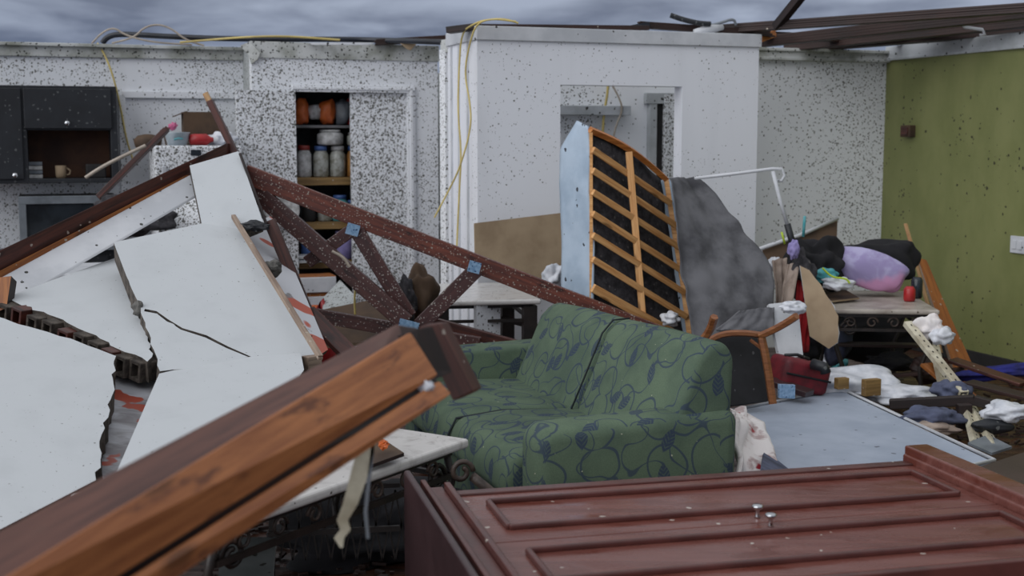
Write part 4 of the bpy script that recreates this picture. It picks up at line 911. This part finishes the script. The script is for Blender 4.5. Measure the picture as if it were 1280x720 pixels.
# fallen chair
t = thing('fallen_chair', 'overturned wooden chair with black seat underside beside the sofa', 'chair', P(940, 500, 6.35))
cy = 6.35
def tb(name, pts, r, mat='chairwood', par=None, flat=1):
    q = [P(*p) for p in pts]
    for _ in range(2):
        n_ = [q[0]]
        for a, b in zip(q, q[1:]): n_ += [a.lerp(b, .25), a.lerp(b, .75)]
        q = n_+[q[-1]]
    return MB().tube(q, r*.7, 6).build(name, mat, par or t, smooth=False)
slab('seat_underside', [(884, 432), (895, 422), (915, 417), (940, 417), (950, 425), (957, 460), (962, 500), (912, 507), (890, 507)], [(884, 432, 6.45), (950, 425, 6.5), (912, 507, 6.35)], .05, ['seat_under', 'seat_under'], '', parent=t)
tb('seat_frame', [(872, 440, 6.4), (888, 424, 6.4), (905, 417, 6.4), (930, 416, 6.4), (952, 419, 6.42)], .024)
tb('leg', [(950, 420, 6.4), (968, 412, 6.35), (984, 403, 6.3), (996, 395, 6.25)], .027)
tb('leg', [(952, 422, 6.4), (957, 445, 6.38), (961, 470, 6.36), (966, 505, 6.33)], .030)
tb('leg', [(862, 438, 6.1), (878, 426, 6.08), (888, 412, 6.05), (893, 396, 6.0)], .028)
tb('corner_block', [(938, 425, 6.4), (950, 434, 6.4), (956, 440, 6.4)], .014)
# suitcase
t = thing('suitcase', 'maroon soft suitcase behind the fallen chair', 'suitcase', P(998, 492, 6.75))
q = P(998, 468, 6.85); MB().obox(q, (U-Z*.25).normalized(), W, (Z+U*.25).normalized(), .145, .10, .085).build('shell', 'maroon', t, smooth=True, bevel=.035, seg=5)
MB().tube([q+(U-Z*.25)*-.1+Z*.09-W*.02, q-U*.03+Z*.115-W*.03, q+U*.05+Z*.085-W*.02], .009).build('handle', 'black', t, smooth=True)
a_ = (U-Z*.25).normalized(); MB().tube([q-a_*.14+W*-.104, q+a_*.14+W*-.104], .006).build('zip', 'black_fabric', t)
t = tag(MB().tube([P(1016, 455, 6.75), P(1030, 459, 6.7), P(1032, 466, 6.7)], .03, 12).build('umbrella_handle', 'black', smooth=True), 'short black cylindrical handle beside the maroon suitcase', 'handle')
plank('red_board', P(962, 476, 6.75), P(1012, 492, 6.6), .10, .03, 'mahog_side', 'dark red board in front of the maroon suitcase')
tag(MB().obox(P(983, 489, 6.35), (U-Z*.1).normalized(), W, Z, .045, .01, .035).build('nail_plate', 'blue_plate'), 'pale blue dotted plate at the foot of the fallen chair', 'plate')
# white plastic sack
o = MB().blob(P(1065, 480, 7.05), (.30, .16, .085), Matrix.Rotation(.1, 3, 'Z'), .35, 2.2, seed=3, sub=5, flat=.8, fold=.06).build('plastic_sack', 'white_plastic', smooth=True); tag(o, 'long white plastic sack lying behind the blue mattress', 'sack')
o = MB().blob(P(1122, 492, 6.9), (.20, .14, .05), None, .3, 2.2, seed=8, sub=5, flat=.8, fold=.05).build('plastic_sack', 'white_plastic', smooth=True); tag(o, 'flatter white plastic bag at the right end of the long sack', 'sack')
for (px, py, w_) in ((1052, 479, .035), (1089, 484, .05)): tag(MB().obox(P(px, py, 6.78), U, W, Z, w_, .02, .045 if px > 1060 else .03).build('wood_block', 'shelf_wood', bevel=.003), 'ochre wood block %s the edge of the blue mattress' % ('left of the larger block behind' if px < 1060 else 'larger, standing behind'), 'block')
# console table right (marble + iron)
ca = PZ(1038, 386, .67); t = table('console_table', 'marble-topped iron console table against the corner, holding the pillow', V((ca.x, ca.y, 0)), .62, .95, .67, .03, V((1, -.1, 0)).normalized(), V((.1, 1, 0)).normalized(), 'curved', 'iron', True, 'marble_dirty', scrolls=4)
# dark stuff below console
tag(MB().blob(P(1085, 420, 8.5), (.34, .15, .16), None, .3, 2.5, seed=31, sub=4, fold=.08).build('dark_sack', 'black_fabric', smooth=True), 'black sack stuffed under the right console table', 'sack')
tag(MB().blob(P(1042, 418, 8.3), (.12, .1, .16), None, .3, 2.5, seed=33, sub=4, fold=.08).build('dark_cloth', 'navy_cloth', smooth=True), 'dark grey-blue cloth under the left end of the right console', 'cloth')
q = PZ(1088, 362, .63); tag(MB().blob(P(1098, 326, 8.35), (.28, .10, .14), None, .25, 2.2, .8, 35, 4, fold=.05).build('black_sack', 'black_fabric', smooth=True), 'black sack behind the lilac pillow on the console table', 'sack')
R = Matrix.Rotation(.35, 3, 'Y')
o = MB().blob(P(1088, 337, 7.95), (.23, .09, .118), R, .12, 2, .72, 40, 5, fold=.03).build('pillow', 'pillow', smooth=True); tag(o, 'lilac and pink pillow on the right console table', 'pillow')
tag(MB().lathe(V((P(1137, 362, 7.7).x, 7.7, .672)), [(.03, 0), (.035, .01), (.035, .07), (.022, .09)], 16).build('red_jar', 'red_plastic', smooth=True), 'small red jar right of the lilac pillow', 'jar')
tag(MB().lathe(V((P(1146, 360, 7.85).x, 7.85, .672)), [(.03, 0), (.035, .01), (.035, .11), (.025, .13)], 16).build('dark_bottle', 'dark_glass', smooth=True), 'dark bottle behind the red jar by the leaning plank', 'bottle')
# clothes pile
tag(MB().blob(P(1018, 332, 7.9), (.17, .12, .15), None, .45, 3, seed=51, sub=5, fold=.12).build('black_garment', 'black_fabric', smooth=True), 'black garment heaped at the foot of the white pole', 'garment')
tag(MB().blob(P(1003, 346, 7.6), (.07, .08, .13), None, .45, 3, seed=53, sub=4, fold=.12).build('dark_garment', 'dark_fabric', smooth=True), 'charcoal garment hanging below the black grip', 'garment')
tag(MB().blob(P(992, 312, 7.5), (.032, .03, .055), None, .3, 3, seed=55, sub=4, fold=.1).build('pink_cloth', 'lilac', smooth=True), 'mauve cloth knotted around the black grip', 'cloth')
tag(MB().blob(P(1030, 345, 7.7), (.075, .05, .045), None, .3, 3, seed=57, sub=4, fold=.1).build('teal_cloth', 'teal', smooth=True), 'teal patterned cloth left of the lilac pillow', 'cloth')
tag(MB().blob(P(1047, 355, 7.65), (.085, .05, .04), None, .4, 3, seed=59, sub=4, fold=.12).build('striped_cloth', 'white_plastic', smooth=True), 'white crumpled cloth on the left end of the console table', 'cloth')
o = sheet([(985, 330, 7.6), (978, 360, 7.5), (975, 400, 7.4)], [(1000, 328, 7.6), (997, 345, 7.45), (992, 372, 7.4)], 20, 16, .03, 1.6, 7).build('beige_garment', 'beige_cloth', smooth=True, solid=.01); tag(o, 'beige garment hanging left of the red cloth', 'garment')
o = sheet([(966, 325, 7.7), (970, 360, 7.65), (972, 395, 7.6)], [(984, 322, 7.7), (982, 360, 7.6), (984, 398, 7.6)], 20, 12, .03, 1.6, 9).build('lilac_garment', 'beige_cloth', smooth=True, solid=.01); tag(o, 'narrow greyish garment between grey cloth and beige garment', 'garment')
o = sheet([(997, 338, 7.62), (993, 380, 7.5), (988, 425, 7.4), (995, 440, 7.4)], [(1012, 335, 7.65), (1014, 380, 7.55), (1012, 420, 7.5), (1010, 440, 7.45)], 26, 16, .05, 4, 11).build('red_garment', 'red_cloth', smooth=True, solid=.012); tag(o, 'bright red garment hanging down from the clothes pile', 'garment')
tag(MB().blob(P(1008, 435, 7.6), (.09, .08, .1), None, .4, 3, seed=61, sub=4, fold=.1).build('black_garment', 'black_fabric', smooth=True), 'black garment below the red garment', 'garment')
tag(MB().blob(P(968, 330, 7.75), (.04, .04, .04), None, .3, 3, seed=63, sub=4).build('white_cloth', 'white_plastic', smooth=True), 'small white cloth at the right shoulder of the grey cloth', 'cloth')
tag(MB().blob(PZ(1028, 450, .08), (.07, .06, .09), None, .4, 3, seed=65, sub=4, fold=.1).build('white_scrap', 'white_plastic', smooth=True), 'white fabric scrap on the floor below the cardboard', 'cloth')
tag(MB().blob(PZ(1047, 452, .07), (.06, .06, .08), None, .4, 3, seed=67, sub=4, fold=.1).build('teal_scrap', 'teal', smooth=True), 'dark teal cloth on the floor under the console table', 'cloth')
cable('green_hanger', [P(1028, 335, 7.6), P(1040, 347, 7.6), P(1058, 348, 7.6), P(1062, 354, 7.6)], .006, 'lime', 'green plastic hanger on the clothes pile', cat='hanger')
cable('toothbrush', [P(1006, 270, 7.9), P(1004, 296, 7.9)], .009, 'teal', 'thin teal stick poking up behind the clothes pile', False, 'stick')
cable('green_stick', [P(977, 290, 7.7), P(981, 305, 7.7)], .007, 'lime', 'thin green stick left of the white pole', False, 'stick')
slab('hardboard', [(952, 312), (1000, 296), (1047, 274), (1045, 325), (960, 330)], [(952, 312, 8.7), (1047, 274, 9.2), (960, 330, 8.6)], .015, ['card_dark', 'whitepaint'], 'dark brown hardboard corner against the white back wall', 'board')
cable('panel_edge', [P(950, 311, 8.65), P(1000, 294, 8.9), P(1047, 273, 9.15)], .014, 'whitepaint', 'pale broken edge strip above the dark hardboard corner', False, 'strip')
slab('cardboard_sheet', [(1000, 332), (1012, 338), (1038, 376), (1048, 395), (1047, 428), (1036, 436), (1012, 420)], [(1000, 332, 7.35), (1048, 395, 7.2), (1012, 420, 7.2)], .012, ['card', 'whitepaint'], 'curved brown cardboard panel hanging from the clothes pile', 'cardboard', (1, 2, 3), .006)
slab('cardboard_flap', [(1022, 362), (1050, 358), (1074, 372), (1040, 376), (1022, 374)], [(1022, 362, 8.0), (1074, 372, 7.68), (1022, 374, 7.62)], .01, ['card_dark', 'card'], 'torn brown cardboard flap on the left end of the console table', 'cardboard')
slab('white_drawer_panel', [(961, 380), (997, 376), (1004, 445), (975, 450)], [(961, 380, 7.05), (997, 376, 7.1), (975, 450, 6.9)], .03, ['whitepaint', 'whitepaint'], 'white speckled panel propped behind the overturned chair', 'panel')
tag(MB().blob(P(990, 384, 6.95), (.07, .04, .035), None, .4, 3, seed=71, sub=4, fold=.1).build('plastic_wrap', 'white_plastic', smooth=True), 'crumpled clear plastic on top of the propped white panel', 'plastic')
o = sheet([(925, 388, 6.98), (910, 400, 6.95), (895, 412, 6.9)], [(968, 384, 7.02), (968, 400, 6.98), (966, 416, 6.9)], 16, 20, .03, 4, 14).build('grey_rag', 'grey_fabric', smooth=True, solid=.008); tag(o, 'lower torn flap of grey cloth behind the overturned chair', 'cloth')
# leaning ochre plank, pale lath
slab('leaning_plank', [(1147, 322), (1158, 325), (1190, 400), (1226, 478), (1198, 482), (1180, 420)], [(1147, 322, 8.9), (1158, 325, 8.9), (1226, 478, 8.3)], .03, ['board_orange', 'pale_plank'], 'ochre plank leaning against the green wall', 'board')
plank('lath', P(1132, 280, 8.75), P(1176, 440, 8.5), .02, .02, 'split_pine', 'pale thin lath leaning beside the ochre plank', jag=.01)
# cream shelving uprights with holes
def upright(a, b, label):
    p0, p1 = P(*a), P(*b); d = (p1-p0).normalized(); t = thing('shelf_upright', label, 'metal upright', V((p1.x, p1.y, p1.z)), 'fallen shelving uprights')
    up = (V((.2, -1, .4))-d*V((.2, -1, .4)).dot(d)).normalized(); m = MB(); m.beam(p0, p1, .046, .006, up); sd = up.cross(d).normalized()
    for s_ in (-1, 1): m.beam(p0+sd*.023*s_-up*.012, p1+sd*.023*s_-up*.012, .004, .028, up)
    m.build('channel', 'cream_metal', t); L = (p1-p0).length; m = MB(); k = .04
    while k < L: m.obox(p0+d*k+up*.004, d, sd, up, .006, .003, .0015); k += .05
    m.build('slot_row', 'dark', t)
upright((1135, 402, 7.15), (1206, 490, 6.6), 'upper cream slotted metal upright leaning down from the console table')
upright((1206, 488, 6.7), (1222, 553, 6.0), 'short cream slotted upright standing left of the splayed pair')
upright((1212, 500, 6.6), (1246, 557, 5.95), 'short cream slotted upright splayed to the right')
upright((1166, 415, 7.5), (1182, 488, 7.0), 'steep cream slotted upright below the floral cloth')
tag(MB().blob(P(1162, 408, 7.1), (.075, .05, .065), None, .3, 3, seed=81, sub=4, fold=.1).build('floral_cloth', 'blanket', smooth=True), 'white floral cloth bundle hung on the cream uprights', 'cloth')
tag(MB().blob(P(1179, 420, 7.02), (.065, .05, .05), None, .3, 3, seed=83, sub=4, fold=.1).build('white_bundle', 'white_plastic', smooth=True), 'white cloth bundle right of the floral bundle', 'cloth')
# dark metal frame lying behind mattress and stuff on floor right
t = thing('steel_rack', 'black angled metal rack lying behind the blue mattress', 'frame', P(1190, 520, 6.4))
MB().beam(P(1112, 505, 6.6), P(1218, 500, 6.45), .05, .05).build('rail', 'beam_dark', t, bevel=.004)
MB().beam(P(1218, 500, 6.45), P(1290, 520, 6.3), .05, .05).build('rail', 'beam_dark', t, bevel=.004)
MB().beam(P(1205, 505, 6.4), P(1205, 535, 6.4), .05, .07, V((1, 0, 0))).build('post', 'beam_dark', t, bevel=.004)
tag(MB().blob(P(1190, 490, 6.7), (.10, .08, .06), None, .4, 3, seed=91, sub=4, fold=.1).build('grey_cloth_heap', 'navy_cloth', smooth=True), 'grey-blue cloth heap draped over the black metal rack', 'cloth')
tag(MB().blob(P(1165, 522, 6.3), (.14, .1, .05), None, .4, 3, seed=93, sub=4, fold=.1).build('grey_cloth_heap', 'navy_cloth', smooth=True), 'grey-blue cloth on the floor under the black metal rack', 'cloth')
tag(MB().blob(P(1166, 535, 6.2), (.12, .08, .03), None, .3, 3, seed=95, sub=4, fold=.1).build('cream_cloth', 'beige_cloth', smooth=True), 'cream cloth edge beside the mattress on the floor', 'cloth')
tag(MB().blob(P(1250, 465, 7.6), (.30, .06, .04), Matrix.Rotation(-.1, 3, 'Y'), .3, 3, seed=97, sub=4, fold=.1).build('blue_bag', 'blue_cloth', smooth=True), 'long royal blue cloth along the foot of the green wall', 'cloth')
tag(MB().blob(P(1262, 515, 6.2), (.12, .08, .045), None, .4, 3, seed=99, sub=4, fold=.1).build('white_bag', 'white_plastic', smooth=True), 'clear white plastic bag at the right edge on the wooden floor', 'bag')
tag(MB().blob(P(1240, 533, 6.15), (.10, .05, .035), None, .2, 2, seed=101, sub=4).build('shoe', 'black', smooth=True), 'black shoe lying on the wooden floor near the uprights', 'shoe')
slab('grey_tile', [(1210, 553), (1235, 543), (1265, 558), (1240, 566)], [(1210, 553, 5.95), (1235, 543, 6.1), (1240, 566, 5.8)], .012, ['steel_grey', 'steel_grey'], 'grey flat tile under the feet of the cream uprights', 'tile')
slab('veneer_sheet', [(1210, 588), (1290, 562), (1330, 600), (1290, 660), (1180, 590)], [(1210, 588, 4.9), (1290, 562, 5.3), (1290, 660, 4.3)], .03, ['mahog_side', 'beam_dark'], 'dark brown flat sheet beyond the right end of the wardrobe', 'panel')
for k, (x0, y0, x1, y1, yy) in enumerate(((1050, 430, 1150, 432, 8.2), (1190, 450, 1280, 480, 7.4), (1210, 478, 1300, 500, 7.0), (1160, 455, 1215, 500, 7.3), (1110, 470, 1200, 462, 7.6))):
    plank('floor_board', P(x0, y0, yy), P(x1, y1, yy-.3), .12, .02, ['roof_rust', 'redwood', 'roof_rust', 'board_orange', 'roof_rust'][k],
          ['dark board under the far console table', 'reddish board lying by the foot of the green wall', 'rust-brown board nearer than the reddish one by the green wall', 'ochre brown board between uprights and leaning plank', 'dark board behind the steep upright'][k])

# ================================================================== WARDROBE
WA = math.radians(13.9); wa = V((math.cos(WA), math.sin(WA), 0)); wb = V((-math.sin(WA), math.cos(WA), 0))
wo = PZ(565, 617, .55); wo.z = 0
t = thing('wardrobe', 'large dark red wardrobe lying on its back in the foreground', 'wardrobe', wo+wa*.8-wb*.5)
def wx(m, x0, x1, y0, y1, z0, z1): m.obox(wo+wa*((x0+x1)/2)+wb*((y0+y1)/2)+Z*((z0+z1)/2), wa, wb, Z, (x1-x0)/2, (y1-y0)/2, (z1-z0)/2); return m
WN, WF = -.98, .0; LX = 1.66
m = wx(MB(), 0, LX, WN, WF, .02, .522); m.build('carcass', 'mahog_side', t, bevel=.004)
m = MB()
wx(m, -.125, -.103, -1.08, .17, .02, .59); m.build('end_panel', 'mahog_side', t, bevel=.008, seg=3)
m = MB(); wx(m, -.103, -.085, -1.07, .12, .02, .55); wx(m, -.085, -.068, -1.04, .09, .02, .577); wx(m, -.068, -.018, -1.0, .06, .02, .558); wx(m, -.018, .002, -1.0, .04, .40, .578); wx(m, .0, .014, -1.0, .03, .40, .553)
m.build('cornice', 'mahog_trim', t, bevel=.004)
m = MB(); wx(m, 0.014, LX, -.035, .012, .50, .556); wx(m, 0.014, LX, WN-.005, WN+.02, .46, .55)
m.build('face_frame', 'mahog_trim', t, bevel=.004)
m = MB(); wx(m, 1.60, 1.69, -1.04, .05, .02, .60); wx(m, 1.585, 1.61, -1.03, .035, .50, .575); m.build('plinth', 'mahog', t, bevel=.008, seg=3)
for k, (y0, y1) in enumerate(((-.508, -.036), (WN+.022, -.514))):
    d = wx(MB(), .016, 1.583, y0, y1, .523, .55).build('door', 'mahog', t, bevel=.003)
    f0, f1, g0_, g1_ = .085, 1.52, y0+.105, y1-.10
    m = MB()
    for (a0, a1, b0, b1) in ((f0, f1, g0_-.009, g0_+.009), (f0, f1, g1_-.009, g1_+.009), (f0-.009, f0+.009, g0_, g1_), (f1-.009, f1+.009, g0_, g1_)): wx(m, a0, a1, b0, b1, .548, .566)
    m.build('moulding', 'mahog_trim', d, bevel=.006, seg=3)
    kx, ky = (.816, -.466) if k == 0 else (.816, -.555)
    MB().lathe(wo+wa*kx+wb*ky+Z*.55, [(.009, 0), (.007, .006), (.006, .022), (.016, .03), (.017, .036), (.012, .04), (.0, .041)], 20).build('knob', 'chrome', d, smooth=True)

# ================================================================== FOREGROUND BEAM
t = thing('foreground_beam', 'thick orange timber beam with brown top jutting in from lower left', 'beam', P(250, 640, 2.2))
def q3(name, qs, d, mat, bev=.003):
    pts = [P(*q) for q in qs]; return MB().prism(pts, V(d)).build(name, mat, t, bevel=bev)
xL = -170; YL = 1.52
lin = lambda x, a, b: a[1]+(b[1]-a[1])/(b[0]-a[0])*(x-a[0])
bt = (lin(xL, (475, 437), (9, 720))); gr = lin(xL, (512, 495), (155, 720)); lo = lin(xL, (527, 514), (300, 666)); tp_ = lin(xL, (479, 422), (0, 669))
def uvbeam(name, qs, d, mat, bev=.003):
    o = q3(name, qs, d, mat, bev); return o
dd = V((.06, .05, .03))
uvbeam('upper_board', [(475, 437, 2.62), (510, 492, 2.60), (xL, gr-6, YL), (xL, bt, YL)], dd, 'beam_face')
uvbeam('lower_board', [(511, 499, 2.60), (527, 516, 2.59), (xL, lo, YL), (xL, gr+8, YL)], dd, 'beam_face')
uvbeam('dark_core', [(474, 440, 2.64), (524, 512, 2.62), (xL, lo-8, YL+.02), (xL, bt+4, YL+.02)], dd*.9, 'beam_dark')
uvbeam('top_board', [(497, 404, 2.74), (478, 438, 2.61), (xL, bt+4, YL-.004), (xL, tp_-6, YL+.10)], V((.02, .02, -.02)), 'beam_top')
strip2('torn_strip', [(462, 545, 2.5), (450, 590, 2.5), (438, 630, 2.5), (428, 650, 2.5), (432, 662, 2.5), (424, 672, 2.5), (427, 684, 2.5)], [.034, .036, .03, .022, .02, .02, .006], 'cream_metal', t)
strip2('thin_strip', [(468, 545, 2.5), (461, 600, 2.5), (457, 640, 2.5), (460, 673, 2.5)], [.007, .007, .007, .006], 'steel_grey', t)
t2 = thing('broken_board_end', 'dark broken boards at the raised tip of the foreground beam', 'board', P(530, 480, 2.8))
def q4(name, qs, d, mat): return MB().prism([P(*q) for q in qs], V(d)).build(name, mat, t2, bevel=.004)
q4('black_board', [(482, 424, 2.68), (522, 410, 2.75), (548, 470, 2.75), (512, 486, 2.66)], (.03, .04, 0), 'beam_dark')
q4('red_brown_board', [(522, 408, 2.8), (548, 404, 2.85), (592, 490, 2.85), (566, 502, 2.8)], (.02, .04, 0), 'redwood')
q4('side_board', [(498, 406, 2.74), (522, 410, 2.78), (516, 432, 2.72), (484, 436, 2.66)], (.0, .04, -.01), 'roof_rust')
tag(MB().blob(P(528, 486, 2.62), (.026, .02, .02), None, .4, 3, seed=41, sub=3).build('plastic_scrap', 'white_plastic', smooth=True), 'white crumpled scrap at the tip of the foreground beam', 'scrap')
tag(MB().blob(P(525, 503, 2.6), (.012, .01, .014), None, .3, 3, seed=43, sub=3).build('lime_scrap', 'lime', smooth=True), 'tiny lime green scrap below the white scrap', 'scrap')

tag(MB().blob(V((-.52, 5.05, .07)), (.42, .24, .14), Matrix.Rotation(.6, 3, 'Z'), .4, 3, seed=111, sub=5, flat=.5, fold=.12).build('shade_heap', 'black_fabric', smooth=True), 'black crumpled heap added for the deep shade under the marble table', 'shade heap')  # added black lump, stands in for the deep shade below the table
tag(MB().blob(P(1160, 463, 7.6), (.10, .08, .08), None, .3, 3, seed=113, sub=4, fold=.1).build('wicker_ball', 'roof_rust', smooth=True), 'brown tangled wicker piece under the right console table', 'wicker')
tag(MB().blob(P(1115, 452, 7.9), (.16, .1, .05), None, .4, 3, seed=115, sub=4, fold=.1).build('dark_rag', 'black_fabric', smooth=True), 'black rag on the floor between console table and sack', 'rag')
# ================================================================== loose rubble (uncountable chips)
m = MB(); random.seed(3)
def chips(x0, x1, y0, y1, n_):
    for _ in range(n_):
        px, py = random.uniform(x0, x1), random.uniform(y0, y1); q = PZ(px, py, .0); a = random.uniform(0, 6.28); L = random.uniform(.01, .07)
        ax_ = V((math.cos(a), math.sin(a), random.uniform(-.15, .15))).normalized(); m.beam(q-ax_*L/2+Z*.015, q+ax_*L/2+Z*.015, random.uniform(.006, .025), random.uniform(.005, .015), Z)
chips(240, 500, 640, 760, 260); chips(1020, 1290, 440, 560, 260); chips(400, 600, 456, 475, 60)
tag(m.build('rubble', 'roof_rust'), 'small brown chips and splinters scattered over the floor', 'rubble', kind='stuff')
for o in bpy.data.objects:
    if '__o' in o: del o['__o']
